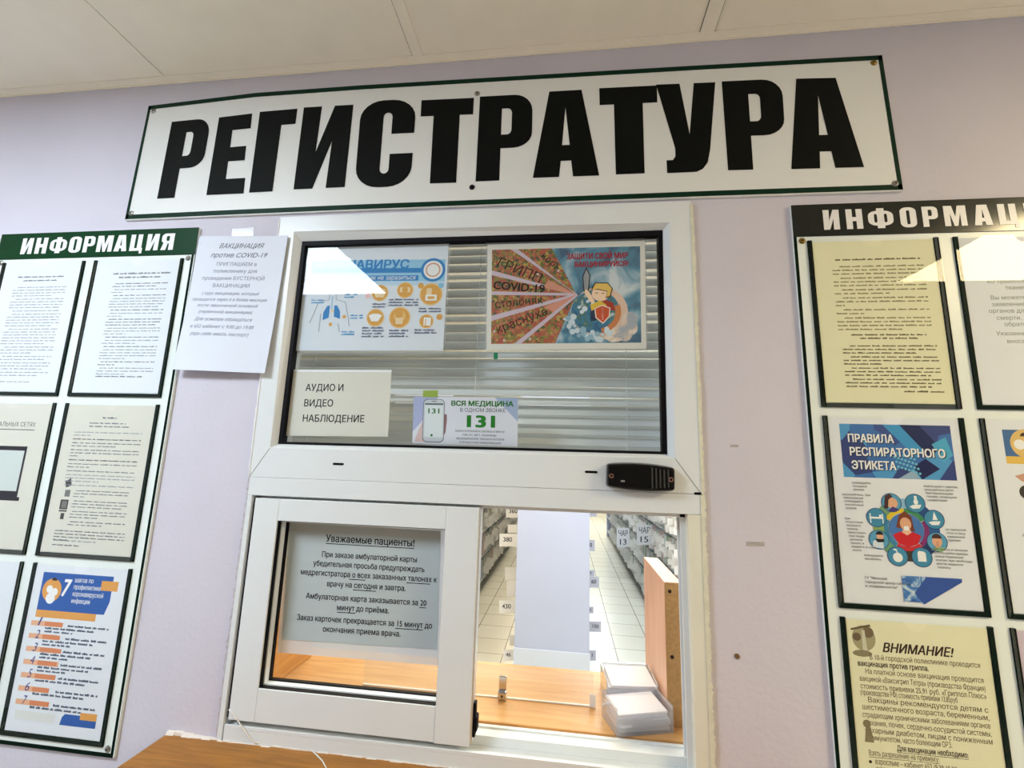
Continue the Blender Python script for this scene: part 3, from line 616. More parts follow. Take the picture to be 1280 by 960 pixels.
s.text('7', 0.375, 0.185, WH, size=0.15, w=0.085, bold=0.03, shear=0.2)
for k, t in enumerate(('шагов по', 'профилактике', 'коронавирусной', 'инфекции')): s.text(t, 0.45, 0.095+0.043*k, WH, size=0.042, w=(0.2, 0.29, 0.33, 0.2)[k], align='l', bold=0.01)
for k in range(7):
    v = 0.375+0.078*k; s.rect(0.06, v-0.028, 0.06+0.38*(0.8+0.25*R.random()), v+0.002, ink((232, 176, 140)))
    s.rect(0.21, v-0.026, 0.21+0.22*(0.75+0.3*R.random()), v, ORB)
    s.text(str(k+1), 0.155, v, ink((50, 60, 130)), size=0.075, w=0.045, shear=0.25)
    s.words(0.46, 0.9, v-0.005, 0.012, TQ, rnd=R); s.words(0.22, 0.82, v+0.018, 0.012, TQ, .9, rnd=R)
    if k < 4: s.words(0.22, 0.6, v+0.038, 0.011, TQ, .8, rnd=R)
s.shape([(0.56, 0.935), (0.575, 0.89), (0.60, 0.872), (0.93, 0.872), (0.93, 0.935)], BL); s.rect(0.76, 0.855, 0.93, 0.895, OR); s.rect(0.08, 0.88, 0.5, 0.93, ink((222, 222, 220)))
s.done('printed_poster', 'blue and orange numbered seven steps page, lowest in the left board', 'poster', group=G_LEFT)
# right board, top row
R = random.Random(21); s = page(XR, ZR, 0, 1, PAPER_CR); CT = ink((142, 134, 96)); CD = ink((104, 96, 62))
s.words(0.18, 0.88, 0.125, 0.010, CD, rnd=R); v = 0.15
for n, last in ((3, 1), (3, 1), (2, .6), (3, .1), (2, .3), (4, .7)):
    s.para(0.15, 0.90, v, v+n*0.0235, n, CT, 0.36, last, rnd=R); v += n*0.0235+0.004
s.words(0.25, 0.85, v+0.025, 0.009, CD, rnd=R); s.words(0.32, 0.78, v+0.046, 0.009, CD, rnd=R); v += 0.075
for n, last in ((3, .8), (3, .4), (3, .9), (3, .9)):
    s.para(0.17, 0.92, v, v+n*0.0212, n, CD if n == 3 else CT, 0.36, last, rnd=R); v += n*0.0212+0.003
s.words(0.62, 0.93, 0.935, 0.009, CD, rnd=R)
s.done('printed_page', 'cream page of dense brown text, upper left in the right board', 'notice', group=G_RIGHT)
R = random.Random(22); s = page(XR, ZR, 1, 1, PAPER); T2 = ink((112, 116, 108))
for k, t in enumerate(('«О трансплантации органов и', 'тканей человека»', 'Вы можете оформить', 'заявление о несогласии на забор', 'органов для трансплантации после', 'смерти. Для этого необходимо', 'обратиться в поликлинику', 'Указанные сведения', 'вносятся в регистр')):
    v = (0.285, 0.325, 0.385, 0.425, 0.465, 0.507, 0.545, 0.600, 0.645)[k]; s.text(t, (0.17, 0.30, 0.18, 0.18, 0.15, 0.2, 0.25, 0.18, 0.25)[k], v, T2, size=0.034, align='l')
s.done('printed_page', 'white page about transplantation under the glare, right photo edge', 'notice', group=G_RIGHT)
# right board, middle row: respiratory etiquette poster
s = page(XR, ZR, 0, 2, PAPER)
BD = ramp_tex('poster_blue_facets', 'voronoi', 26, [(0, (24, 50, 120)), (0.3, (40, 104, 176)), (0.55, (66, 150, 206)), (0.8, (30, 66, 140)), (1, (96, 176, 216))], interp='CONSTANT')
s.rect(0.085, 0.035, 0.935, 0.335, BD)
s.shape([(0.42, 0.035), (0.55, 0.035), (0.74, 0.15), (0.66, 0.22)], ink((64, 150, 204))); s.shape([(0.55, 0.035), (0.70, 0.035), (0.84, 0.155), (0.76, 0.215)], ink((26, 38, 86))); s.shape([(0.78, 0.14), (0.89, 0.10), (0.93, 0.20), (0.85, 0.24)], ink((80, 168, 206)))
s.shape([(0.62, 0.27), (0.72, 0.22), (0.82, 0.275), (0.68, 0.335)], ink((24, 32, 84))); s.shape([(0.5, 0.335), (0.62, 0.285), (0.67, 0.335)], ink((150, 176, 200)))
for i in range(7):
    for j in range(4): s.disc(0.48+0.026*i+0.01*j, 0.19+0.026*j+0.006*i, 0.0105, ink((110, 190, 216)), 10)
for k, (t, w, u) in enumerate((('ПРАВИЛА', 0.35, 0.145), ('РЕСПИРАТОРНОГО', 0.72, 0.15), ('ЭТИКЕТА', 0.335, 0.155))):
    s.text(t, u+0.006, 0.138+0.075*k+0.004, ink((20, 30, 60)), size=0.063, w=w, align='l', bold=0.035); s.text(t, u, 0.138+0.075*k, WH, size=0.063, w=w, align='l', bold=0.035, lift=0.00005)
cx, cy = 0.515, 0.606; RB = 0.226; TEAL = ink((66, 140, 176)); NAVY = ink((30, 60, 110)); SK = ink((226, 170, 136)); HAIR = ink((70, 40, 36))
ringcols = [(140, 184, 214), (40, 78, 140), (44, 92, 150), (28, 56, 104), (66, 54, 40), (110, 160, 120), (140, 170, 96), (120, 160, 120)]
for k in range(8): s.disc(cx, cy, 0.245, ink(ringcols[k]), 8, math.radians(112-45*k-45), math.radians(112-45*k+0.01), 0.16)
for a0, a1, c in ((92, 150, (226, 196, 50)), (30, 90, (60, 140, 90)), (-50, 28, (130, 44, 110)), (-122, -52, (206, 44, 52)), (152, 236, (60, 130, 170))): s.disc(cx, cy, 0.166, ink(c), 12, math.radians(a0), math.radians(a1), 0.132)
s.disc(cx, cy, 0.128, ink((70, 120, 184)))
RED = ink((206, 30, 44))
s.shape([(cx-0.075, cy-0.01), (cx-0.045, cy-0.075), (cx, cy-0.098), (cx+0.045, cy-0.07), (cx+0.06, cy+0.01)], ink((120, 56, 34))); s.disc(cx-0.002, cy-0.03, 0.042, SK, sq=1.2)
s.shape([(cx-0.105, cy+0.03), (cx-0.05, cy+0.012), (cx+0.05, cy+0.012), (cx+0.105, cy+0.03), (cx+0.07, cy+0.075), (cx, cy+0.09), (cx-0.07, cy+0.075)], RED); s.shape([(cx-0.035, cy+0.015), (cx-0.02, cy-0.01), (cx+0.02, cy-0.012), (cx+0.035, cy+0.015), (cx, cy+0.03)], ink((236, 186, 156))); s.rect(cx-0.018, cy-0.018, cx+0.018, cy+0.004, WH)
LAY0 = s.lay
for k in range(8):
    s.lay = LAY0; a = math.radians(113-45*k); u = cx+RB*math.cos(a)*1.02; v = cy-RB*math.sin(a)*s.w/s.h*1.0
    s.disc(u, v, 0.076, NAVY); s.disc(u, v, 0.071, TEAL if k not in (0, 3, 6) else ink((90, 160, 196)))
    kw = s.w/s.h
    if k == 0: s.disc(u+0.005, v+0.002, 0.042, SK); s.shape([(u-0.06, v+0.03), (u-0.045, v-0.035), (u-0.01, v-0.048), (u+0.015, v-0.035), (u-0.02, v-0.015), (u-0.03, v+0.035)], HAIR); s.shape([(u-0.035, v+0.046), (u+0.005, v+0.02), (u+0.05, v+0.034), (u+0.02, v+0.048)], ink((70, 60, 130)))
    if k == 1: s.shape([(u-0.045, v+0.018), (u-0.015, v+0.008), (u+0.045, v+0.006), (u+0.03, v+0.026), (u-0.02, v+0.03)], WH); s.disc(u+0.006, v-0.008, 0.017, WH, sq=1.3); s.rect(u-0.004, v-0.04, u+0.016, v-0.022, WH)
    if k == 2: s.shape([(u-0.045, v+0.016), (u-0.015, v+0.01), (u+0.045, v+0.008), (u+0.03, v+0.028), (u-0.02, v+0.03)], WH); s.shape([(u-0.012, v+0.002), (u+0.004, v-0.042), (u+0.026, v+0.002)], WH)
    if k == 3: s.disc(u, v-0.002, 0.036, SK, sq=1.15); s.disc(u, v-0.018, 0.036, HAIR, a0=0, a1=math.pi); s.shape([(u-0.05, v+0.042), (u, v+0.026), (u+0.055, v+0.028), (u+0.03, v+0.05)], ink((150, 190, 130))); s.shape([(u-0.02, v+0.03), (u-0.008, v), (u+0.012, v), (u+0.014, v+0.03)], ink((214, 156, 124)))
    if k == 4: s.rect(u-0.03, v-0.02, u+0.03, v+0.022, WH); s.shape([(u-0.03, v-0.02), (u-0.02, v-0.032), (u+0.018, v-0.03), (u+0.03, v-0.02)], WH)
    if k == 5: s.disc(u, v+0.006, 0.036, WH); s.shape([(u-0.004, v-0.018), (u-0.012, v-0.036), (u-0.004, v-0.038), (u+0.004, v-0.018)], WH); s.disc(u-0.016, v-0.034, 0.012, WH, sq=0.6)
    if k == 6: s.shape([(u-0.05, v+0.04), (u-0.045, v+0.008), (u, v-0.004), (u+0.03, v+0.012), (u+0.03, v+0.046)], ink((214, 224, 236))); s.disc(u+0.01, v-0.018, 0.027, SK); s.disc(u+0.008, v-0.026, 0.028, ink((30, 28, 30)), a0=0, a1=math.pi); s.shape([(u-0.03, v-0.003), (u+0.04, v-0.004), (u+0.036, v+0.012), (u-0.012, v+0.014)], ink((24, 24, 28)))
    if k == 7: s.rect(u-0.052, v-0.004, u+0.05, v+0.006, WH); s.rect(u-0.05, v-0.022, u-0.042, v+0.03, WH); s.rect(u+0.042, v-0.022, u+0.05, v+0.03, WH); s.rect(u+0.02, v-0.016, u+0.04, v-0.004, WH)
s.lay = LAY0+0.0003; PT = ink((96, 100, 104))
for t, u, v in (('соблюдайте|питьевой|режим', 0.14, 0.37), ('высыпайтесь, при|заболевании|соблюдайте|постельный|режим', 0.06, 0.435), ('при|отсутствии|носового|платка,|простужен-|ные люди|должны|чихать и|кашлять в сгиб|локтя', 0.06, 0.565), ('полноценно|питайтесь', 0.18, 0.755), ('мойте руки с мылом,|пользуйтесь анти-|бактериальными|гелями, влажными|салфетками', 0.68, 0.375), ('не прикасай-|тесь к лицу|немытыми|руками', 0.80, 0.60), ('при кашле и чихании|используйте однора-|зовые бумажные|платки, при необходи-|мости наденьте|повязку', 0.69, 0.705)):
    for i, l in enumerate(t.split('|')): s.text(l, u+0.004*i, v+0.0185*i, PT, size=0.0165, align='l', bold=0.008)
for i, l in enumerate(('ГУ "Минский', 'городской центр гигиены', 'и эпидемиологии"')): s.text(l, 0.17, 0.872+0.021*i, BT, size=0.018, align='l', bold=0.006)
s.shape([(0.44, 0.845), (0.86, 0.845), (0.60, 0.975), (0.44, 0.975)], ramp_tex('poster_blue_streaks', 'noise', 60, [(0.3, (30, 70, 150)), (0.5, (70, 130, 196)), (0.7, (200, 220, 234))], distortion=2.0)); s.shape([(0.62, 0.845), (0.87, 0.845), (0.87, 0.862), (0.58, 0.985), (0.52, 0.93)], ink((52, 86, 164)))
s.done('printed_poster', 'respiratory etiquette poster with blue header and a ring of round pictures', 'poster', group=G_RIGHT)
R = random.Random(24); s = page(XR, ZR, 1, 2, PAPER)
s.shape([(0.11, 0.05), (0.9, 0.05), (0.9, 0.22), (0.11, 0.22)], ink((72, 110, 160))); s.rect(0.11, 0.195, 0.9, 0.235, ink((230, 190, 90))); s.disc(0.27, 0.125, 0.115, ink((226, 190, 116)))
s.disc(0.22, 0.13, 0.04, WH); s.disc(0.30, 0.145, 0.045, WH); s.disc(0.26, 0.085, 0.028, ink((70, 50, 40)), a0=0, a1=math.pi)
s.shape([(0.15, 0.30), (0.22, 0.285), (0.27, 0.32), (0.2, 0.33)], ink((206, 156, 130))); s.shape([(0.24, 0.32), (0.34, 0.28), (0.36, 0.30), (0.27, 0.335)], ink((230, 190, 170))); s.disc(0.22, 0.385, 0.055, ink((64, 56, 52))); s.disc(0.235, 0.40, 0.036, ink((232, 196, 160)))
s.shape([(0.19, 0.53), (0.22, 0.46), (0.28, 0.45), (0.3, 0.52), (0.24, 0.545)], ink((236, 200, 120))); s.rect(0.14, 0.60, 0.34, 0.615, ink((176, 184, 196))); s.shape([(0.18, 0.62), (0.3, 0.63), (0.26, 0.65)], ink((150, 160, 170))); s.disc(0.24, 0.71, 0.04, ink((238, 206, 170))); s.disc(0.22, 0.80, 0.04, ink((236, 214, 160)))
for k in range(6): s.words(0.42, 0.92, 0.31+0.095*k, 0.010, GT, rnd=R); s.words(0.42, 0.92, 0.335+0.095*k, 0.010, GT, .8, rnd=R)
s.done('printed_poster', 'hygiene steps poster with orange disc header, cut by the right photo edge', 'poster', group=G_RIGHT)
# right board, bottom row
R = random.Random(25); s = page(XR, ZR, 0, 3, PAPER_CR); BR = ink((96, 78, 50)); BRD = ink((58, 40, 30))
s.disc(0.12, 0.09, 0.085, ink((168, 160, 124)), sq=1.1); s.disc(0.07, 0.085, 0.03, ink((110, 92, 70))); s.disc(0.155, 0.06, 0.04, ink((120, 104, 80))); s.shape([(0.105, 0.16), (0.11, 0.05), (0.13, 0.05), (0.14, 0.16)], ink((206, 204, 180))); s.shape([(0.03, 0.045), (0.17, 0.02), (0.18, 0.03), (0.03, 0.055)], ink((104, 90, 62))); s.disc(0.10, 0.165, 0.07, ink((140, 132, 100)), sq=0.35)
s.text('ВНИМАНИЕ!', 0.50, 0.150, BRD, size=0.062, w=0.50, bold=0.03, shear=0.3)
NL = [('В 10-й городской поликлинике проводится', 0.15, 0.92, .192, 0), ('вакцинация против гриппа.', 0.06, 0.56, .226, 1), ('На платной основе вакцинация проводится', 0.11, 0.93, .262, 0), ('вакциной «Ваксигрип Тетра» (производства Франция)', 0.065, 0.935, .299, 0), ('стоимость прививки 25,91 руб. «Гриппол Плюс»', 0.065, 0.935, .335, 0), ('(производства РФ) стоимость прививки 13,85руб', 0.06, 0.735, .365, 0), ('Вакцины рекомендуются детям с', 0.11, 0.935, .398, 0), ('шестимесячного возраста, беременным,', 0.065, 0.935, .433, 0), ('страдающим хроническими заболеваниями органов', 0.06, 0.935, .470, 0), ('дыхания, почек, сердечно-сосудистой системы,', 0.065, 0.935, .506, 0), ('сахарным диабетом, лицам с пониженным', 0.07, 0.935, .541, 0), ('иммунитетом, часто болеющим ОРЗ.', 0.10, 0.66, .574, 0), ('Для вакцинации необходимо:', 0.28, 0.76, .612, 2), ('Взять разрешение на прививку:', 0.08, 0.56, .645, 3), ('взрослым – кабинет 652 (9.30-19.00)', 0.12, 0.68, .682, 0), ('детям – у участкового педиатра', 0.12, 0.60, .715, 0), ('с направлением', 0.12, 0.36, .750, 0), ('обратиться в прививочный кабинет', 0.07, 0.62, .783, 0)]
for t, u0, u1, v, st in NL: s.text(t, u0, v, BRD if st in (1, 2) else BR, size=0.036, w=u1-u0, align='l', bold=0.022 if st in (1, 2) else 0.006, under=st in (2, 3))
for v in (.674, .742): s.disc(0.085, v, 0.011, BRD, 10)
s.disc(0.085, 0.50, 0.028, ink((130, 118, 88))); s.shape([(0.06, 0.585), (0.075, 0.515), (0.11, 0.515), (0.125, 0.585)], ink((134, 124, 94)))
s.done('printed_page', 'cream notice headed ВНИМАНИЕ with a small sketch, lowest in the right board', 'notice', group=G_RIGHT)
s = page(XR, ZR, 1, 3, mat('mauve_paper', (206, 190, 206), 0.7, 0.03, 20)); s.rect(0.06, 0.05, 0.94, 0.3, ink((150, 120, 160))); s.rect(0.06, 0.34, 0.94, 0.36, ink((120, 100, 120)))
s.done('printed_page', 'mauve page showing only its edge at the lower right photo corner', 'notice', group=G_RIGHT)

# =================================================================== NOTE ON THE WALL LEFT OF THE WINDOW
def curl(u, v): return 0.003+0.012*v**3*(1-0.55*u)+0.010*max(0, u-0.7)**2*8*(0.4+v*0.3)+0.0025*math.sin(math.pi*u)*v
s = Sheet(quad([(250.6, 295.8), (362, 295.8), (336, 468), (221.7, 463.5)], 0.0), 0.0, mat('cool_white_paper', (218, 222, 232), 0.75, 0.01, 20), 0.0004, bend=curl, n=44)
NB = ink((66, 70, 86)); NT = ink((110, 114, 132))
for t, u0, u1, v, sz, sh, m in (('ВАКЦИНАЦИЯ', .25, .75, .095, .052, .35, NB), ('против COVID-19', .17, .80, .165, .050, .35, NB), ('ПРИГЛАШАЕМ в', .255, .70, .230, .038, 0, NT), ('поликлинику для', .235, .715, .282, .038, 0, NT), ('проведения БУСТЕРНОЙ', .12, .81, .337, .038, 0, NT), ('ВАКЦИНАЦИИ', .255, .66, .392, .038, 0, NT),
                               ('( курс вакцинации, который', .15, .78, .448, .032, .3, NT), ('проводится через 6 и более месяцев', .05, .88, .494, .032, .3, NT), ('после законченной основной', .12, .79, .538, .032, .3, NT), ('(первичной) вакцинации).', .15, .745, .585, .032, .3, NT), ('Для осмотра обращаться', .12, .755, .640, .035, .3, NT), ('в 652 кабинет с 9.00 до 19.00', .09, .785, .694, .035, .3, NT), ('(при себе иметь паспорт)', .11, .745, .748, .035, .3, NT)):
    s.text(t, (u0+u1)/2, v, m, size=sz, w=u1-u0, shear=sh, bold=0.004)
s.done('wall_notice', 'curling white vaccination note taped on the lilac wall between board and window', 'notice')
s = Sheet(quad([(290, 286), (317, 284), (316.5, 294.5), (290, 296.5)], WY-0.001), WY, TAPE, 0.0006)
s.done('tape_strip', 'shiny strip of clear tape on the wall above the curling vaccination note', 'tape')

# =================================================================== PAPERS ON THE UPPER GLASS (room side, y = 0.024)
GY = 0.0245
def sleeve(name, label, cat, q, group=None):      # a clear sleeve holding a poster
    t = thing(name, label, cat, sum((Vector(p) for p in q), Vector())/4, group); return t
# coronavirus poster
q = quad([(381.5, 306), (561, 304), (553.8, 438.4), (369.8, 438.4)], GY)
s = Sheet(q, GY, mat('poster_white_blue', (222, 228, 236), 0.7, 0.01, 10), 0.0005)
BLU = ink((52, 132, 196)); LB = ink((150, 200, 228)); MB_ = ink((86, 160, 210)); ORG = ink((222, 166, 84)); PCH = ink((236, 212, 170))
s.rect(0.06, 0.155, 0.985, 0.36, LB); s.rect(0.06, 0.235, 0.84, 0.28, BLU); s.rect(0.44, 0.305, 0.81, 0.355, BLU); s.rect(0.06, 0.36, 0.985, 0.40, ink((190, 216, 234)))
s.text('КОРОНАВИРУС', 0.06, 0.238, BLU, size=0.115, w=0.68, align='l', bold=0.035, shear=0.05); s.text('как не заразиться', 0.46, 0.345, WH, size=0.058, w=0.33, align='l', shear=0.1)
s.disc(0.905, 0.255, 0.082, BLU); s.disc(0.905, 0.255, 0.064, WH); s.disc(0.905, 0.255, 0.05, ink((226, 190, 166))); s.disc(0.905, 0.255, 0.04, WH)
for k in range(20): a = k*math.pi/10; s.disc(0.905+0.045*math.cos(a), 0.255+0.045*math.sin(a)*s.w/s.h, 0.0055, ink((206, 150, 120)), 8)
LN = ink((150, 150, 170)); 
def curve_line(pts, w, m):
    for a, b2 in zip(pts[:-1], pts[1:]):
        d = Vector((b2[0]-a[0], b2[1]-a[1])); n = Vector((-d.y, d.x)).normalized()*w; s.shape([(a[0]+n.x, a[1]+n.y), (a[0]-n.x, a[1]-n.y), (b2[0]-n.x, b2[1]-n.y), (b2[0]+n.x, b2[1]+n.y)], m, lay=s.lay)
s.up(); curve_line([(0.21, 0.47), (0.205, 0.53), (0.13, 0.56), (0.10, 0.68), (0.08, 0.75)], 0.002, LN); curve_line([(0.25, 0.47), (0.255, 0.53), (0.32, 0.555), (0.345, 0.68), (0.36, 0.78)], 0.002, LN); curve_line([(0.155, 0.66), (0.15, 0.83)], 0.002, LN); curve_line([(0.28, 0.75), (0.295, 0.83)], 0.002, LN); curve_line([(0.228, 0.5), (0.228, 0.62)], 0.004, LB)
s.shape([(0.215, 0.585), (0.212, 0.70), (0.17, 0.72), (0.172, 0.65), (0.195, 0.59)], BLU); s.shape([(0.245, 0.585), (0.248, 0.69), (0.292, 0.71), (0.288, 0.64), (0.265, 0.585)], BLU); s.disc(0.32, 0.69, 0.012, ORG); s.disc(0.228, 0.76, 0.012, ORG); s.disc(0.235, 0.635, 0.010, PCH)
R = random.Random(31)
for u, v in ((0.08, 0.54), (0.31, 0.49), (0.36, 0.685), (0.31, 0.835)):
    for i in range(2): s.words(u, u+0.09, v+0.024*i, 0.012, MB_, rnd=R)
for u, v, r in ((0.555, 0.47, 0.057), (0.725, 0.445, 0.055), (0.9, 0.485, 0.076), (0.535, 0.70, 0.06), (0.70, 0.70, 0.072), (0.88, 0.735, 0.047)):
    s.disc(u, v, r, ink((236, 196, 130))); s.disc(u, v, r*0.9, ORG)
s.disc(0.83, 0.405, 0.02, ORG); s.disc(0.965, 0.695, 0.02, ORG); s.disc(0.475, 0.495, 0.02, ink((238, 200, 200))); s.disc(0.965, 0.405, 0.018, ink((140, 196, 226)))
for u, v in ((0.55, 0.46), (0.57, 0.49), (0.54, 0.49), (0.575, 0.455)): s.disc(u, v, 0.018, PCH)
s.rect(0.69, 0.42, 0.76, 0.465, PCH); s.disc(0.725, 0.443, 0.02, ORG); s.rect(0.865, 0.49, 0.94, 0.545, WH); s.rect(0.88, 0.505, 0.925, 0.53, ORG); s.rect(0.87, 0.43, 0.905, 0.49, PCH); s.shape([(0.49, 0.68), (0.515, 0.665), (0.555, 0.665), (0.58, 0.68), (0.555, 0.735), (0.51, 0.735)], WH); s.disc(0.70, 0.69, 0.04, ink((232, 190, 120))); s.rect(0.675, 0.70, 0.722, 0.76, PCH); s.disc(0.695, 0.665, 0.028, ORG); s.rect(0.862, 0.70, 0.91, 0.775, WH); s.rect(0.872, 0.715, 0.878, 0.775, ORG)
for u, v, w, n in ((0.555, 0.58, 0.09, 2), (0.72, 0.54, 0.2, 3), (0.9, 0.625, 0.15, 2), (0.525, 0.80, 0.15, 4), (0.70, 0.825, 0.13, 3), (0.88, 0.82, 0.15, 2)):
    for i in range(n): s.words(u-w/2, u+w/2, v+0.026*i, 0.013, ink((110, 116, 140)), rnd=R)
t = thing('glass_poster', 'blue and orange coronavirus poster in a clear sleeve behind the upper window glass', 'poster', q[3])
s.done('poster_sheet', parent=t)
qs = quad([(379.5, 302.5), (564, 300.5), (556, 441), (367.5, 441)], GY+0.0012); s2 = Sheet(qs, GY, SLEEVE, 0.0004); s2.rect(0, 0, 1, 0.02, ink((196, 200, 206)), lay=0.0002); s2.done('sleeve', parent=t)
# autumn leaves and vaccination hero poster
q = quad([(609.5, 305.5), (806, 300.5), (808, 436), (608, 437.5)], GY)
s = Sheet(q, GY, mat('poster_card', (226, 224, 218), 0.6), 0.0008)
SKY = ramp_tex('poster_storm_sky', 'noise', 16, [(0.34, (60, 92, 122)), (0.46, (84, 140, 166)), (0.55, (150, 178, 196)), (0.66, (206, 214, 218))], distortion=0.8)
LEAF = ramp_tex('poster_autumn_leaves', 'voronoi', 190, [(0, (176, 92, 66)), (0.24, (186, 122, 84)), (0.42, (136, 128, 62)), (0.56, (96, 106, 54)), (0.68, (172, 82, 68)), (0.84, (184, 158, 82)), (0.94, (78, 86, 64))], interp='CONSTANT')
RAY = ink((206, 190, 206)); RAY2 = ink((214, 150, 130)); V0 = (0.575, 0.50)
s.rect(0.03, 0.055, 0.97, 0.945, SKY)
s.shape([(0.03, 0.055), (0.42, 0.055), V0, (0.44, 0.945), (0.03, 0.945)], LEAF)
for a, b2 in (((0.155, 0.055), (0.20, 0.055)), ((0.03, 0.255), (0.03, 0.30)), ((0.03, 0.455), (0.03, 0.49)), ((0.03, 0.685), (0.03, 0.735)), ((0.18, 0.945), (0.225, 0.945))): s.shape([a, b2, (V0[0]+0.008, V0[1]+0.01), (V0[0], V0[1]-0.01)], RAY)
s.shape([(0.40, 0.36), (0.36, 0.43), V0], RAY2); s.shape([(0.37, 0.61), (0.43, 0.66), V0], RAY2)
for tx, u, v, w, rt, bd in (('корь', 0.40, 0.205, 0.14, -0.75, 0.0), ('ГРИПП', 0.20, 0.30, 0.30, -0.42, 0.0), ('COVID-19', 0.205, 0.455, 0.33, -0.10, 0.028), ('столбняк', 0.21, 0.595, 0.31, 0.08, 0.0), ('краснуха', 0.235, 0.765, 0.34, 0.36, 0.0)): s.text(tx, u, v, ink((26, 22, 20)), w=w, rot=rt, bold=bd)
for u, v in ((0.05, 0.83), (0.115, 0.915), (0.28, 0.905), (0.33, 0.30), (0.46, 0.27)): s.disc(u, v, 0.008, ink((236, 232, 220)), 12); s.disc(u, v, 0.004, ink((84, 98, 70)), 8)
MAR = ink((160, 36, 52)); s.text('ЗАЩИТИ СВОЙ МИР', 0.895, 0.165, MAR, size=0.075, w=0.38, align='r', bold=0.045)
s.text('ВАКЦИНИРУЙСЯ!', 0.895, 0.24, MAR, size=0.068, w=0.33, align='r', bold=0.045)
# wave, globe and glow
R = random.Random(51); GLOW = ink((226, 196, 176)); FOAM = ink((206, 220, 230)); PEACH = ramp_tex('poster_peach_cloud', 'noise', 40, [(0.36, (170, 176, 186)), (0.5, (222, 200, 184)), (0.62, (234, 222, 210))], distortion=1.0)
s.disc(0.72, 0.665, 0.172, GLOW, sq=0.98)
l0 = s.lay
for k in range(26):
    a = -1.5+1.35*k/25; s.disc(min(0.90, 0.74+0.17*math.cos(a)+R.uniform(-0.02, 0.03)), min(0.87, 0.68-0.17*1.35*math.sin(a)+R.uniform(-0.02, 0.04)), R.uniform(0.028, 0.05), PEACH, 14)
s.disc(0.692, 0.66, 0.150, ramp_tex('poster_globe', 'noise', 34, [(0.36, (34, 84, 134)), (0.5, (60, 130, 160)), (0.58, (70, 104, 84)), (0.68, (186, 206, 214))], distortion=1.5), sq=0.95)
s.disc(0.70, 0.665, 0.150, ink((206, 132, 84)), 20, -1.35, 0.35, 0.115, sq=0.95)
l0 = s.lay
for k in range(34):
    a = R.uniform(-2.9, -1.0); rr_ = R.uniform(0.13, 0.20); u_ = 0.69+rr_*math.cos(a); v_ = min(0.915, 0.66-rr_*1.35*math.sin(a)); s.disc(u_, v_, R.uniform(0.008, 0.022), FOAM if k % 3 else ink((150, 186, 206)), 10)
for k in range(9): s.disc(0.59+0.018*k, 0.62+0.05*math.sin(k*1.3)-0.006*k, 0.010+0.004*(k % 3), FOAM, 10)
s.up(); s.up()
# child with syringe and shield
GR = ink((150, 154, 158)); DK = ink((44, 40, 44)); BLD = ink((222, 184, 96)); FACE = ink((238, 206, 176))
s.shape([(0.618, 0.47), (0.612, 0.33), (0.637, 0.245), (0.662, 0.32), (0.652, 0.47)], DK); s.shape([(0.624, 0.46), (0.618, 0.335), (0.637, 0.265), (0.656, 0.325), (0.646, 0.46)], GR)
for k in range(5): s.rect(0.626, 0.34+0.025*k, 0.636, 0.345+0.025*k, DK, lay=s.lay)
s.shape([(0.63, 0.45), (0.65, 0.47), (0.69, 0.57), (0.67, 0.59), (0.625, 0.49)], FACE)
s.shape([(0.74, 0.55), (0.80, 0.58), (0.815, 0.655), (0.78, 0.65), (0.73, 0.62)], ink((164, 60, 44))); s.shape([(0.66, 0.60), (0.72, 0.56), (0.76, 0.60), (0.76, 0.70), (0.68, 0.74)], ink((214, 180, 60))); s.shape([(0.66, 0.66), (0.69, 0.64), (0.70, 0.74), (0.665, 0.75)], ink((36, 50, 80)))
s.disc(0.725, 0.50, 0.055, FACE, sq=0.85); s.shape([(0.665, 0.46), (0.69, 0.395), (0.77, 0.395), (0.80, 0.45), (0.785, 0.53), (0.755, 0.54), (0.765, 0.48), (0.71, 0.46)], DK); s.shape([(0.672, 0.46), (0.694, 0.402), (0.767, 0.402), (0.794, 0.45), (0.78, 0.522), (0.76, 0.528), (0.768, 0.475), (0.71, 0.452)], BLD); s.rect(0.69, 0.487, 0.71, 0.493, DK); s.rect(0.73, 0.492, 0.75, 0.498, DK)
s.shape([(0.685, 0.63), (0.735, 0.60), (0.785, 0.63), (0.78, 0.71), (0.738, 0.775), (0.692, 0.72)], ink((232, 214, 200))); s.shape([(0.692, 0.635), (0.735, 0.61), (0.778, 0.635), (0.773, 0.705), (0.738, 0.762), (0.699, 0.715)], ink((196, 84, 52)))
for k in range(6): s.rect(0.731, 0.63+0.019*k, 0.741, 0.641+0.019*k, ink((236, 190, 170)), lay=s.lay)
t = thing('glass_poster', 'autumn leaves vaccination poster with a shield bearing child, behind the upper window glass', 'poster', q[3])
s.done('poster_sheet', parent=t)
qs = quad([(607, 303), (808, 297.5), (810, 438.5), (606.5, 440.5)], GY+0.0015); s2 = Sheet(qs, GY, SLEEVE, 0.0004); s2.rect(0, 0, 0.985, 0.025, ink((150, 154, 160)), lay=0.0002); s2.done('sleeve', parent=t)
# surveillance notice
q = quad([(364, 462), (489.5, 462.5), (484.8, 546), (356, 544.5)], GY); s = Sheet(q, GY, mat('warm_white_paper', (226, 222, 210), 0.75, 0.02, 14), 0.0005)
for tx, v, u, w in (('АУДИО И', 0.325, 0.165, 0.375), ('ВИДЕО', 0.56, 0.165, 0.285), ('НАБЛЮДЕНИЕ', 0.79, 0.165, 0.60)): s.text(tx, u, v, BK, size=0.145, w=w, align='l', bold=0.016)
s.rect(0, 0.0, 1, 0.035, ink((246, 246, 246)), lay=0.0003)
s.done('glass_notice', 'white audio and video surveillance notice in the lower left corner of the upper glass', 'notice')
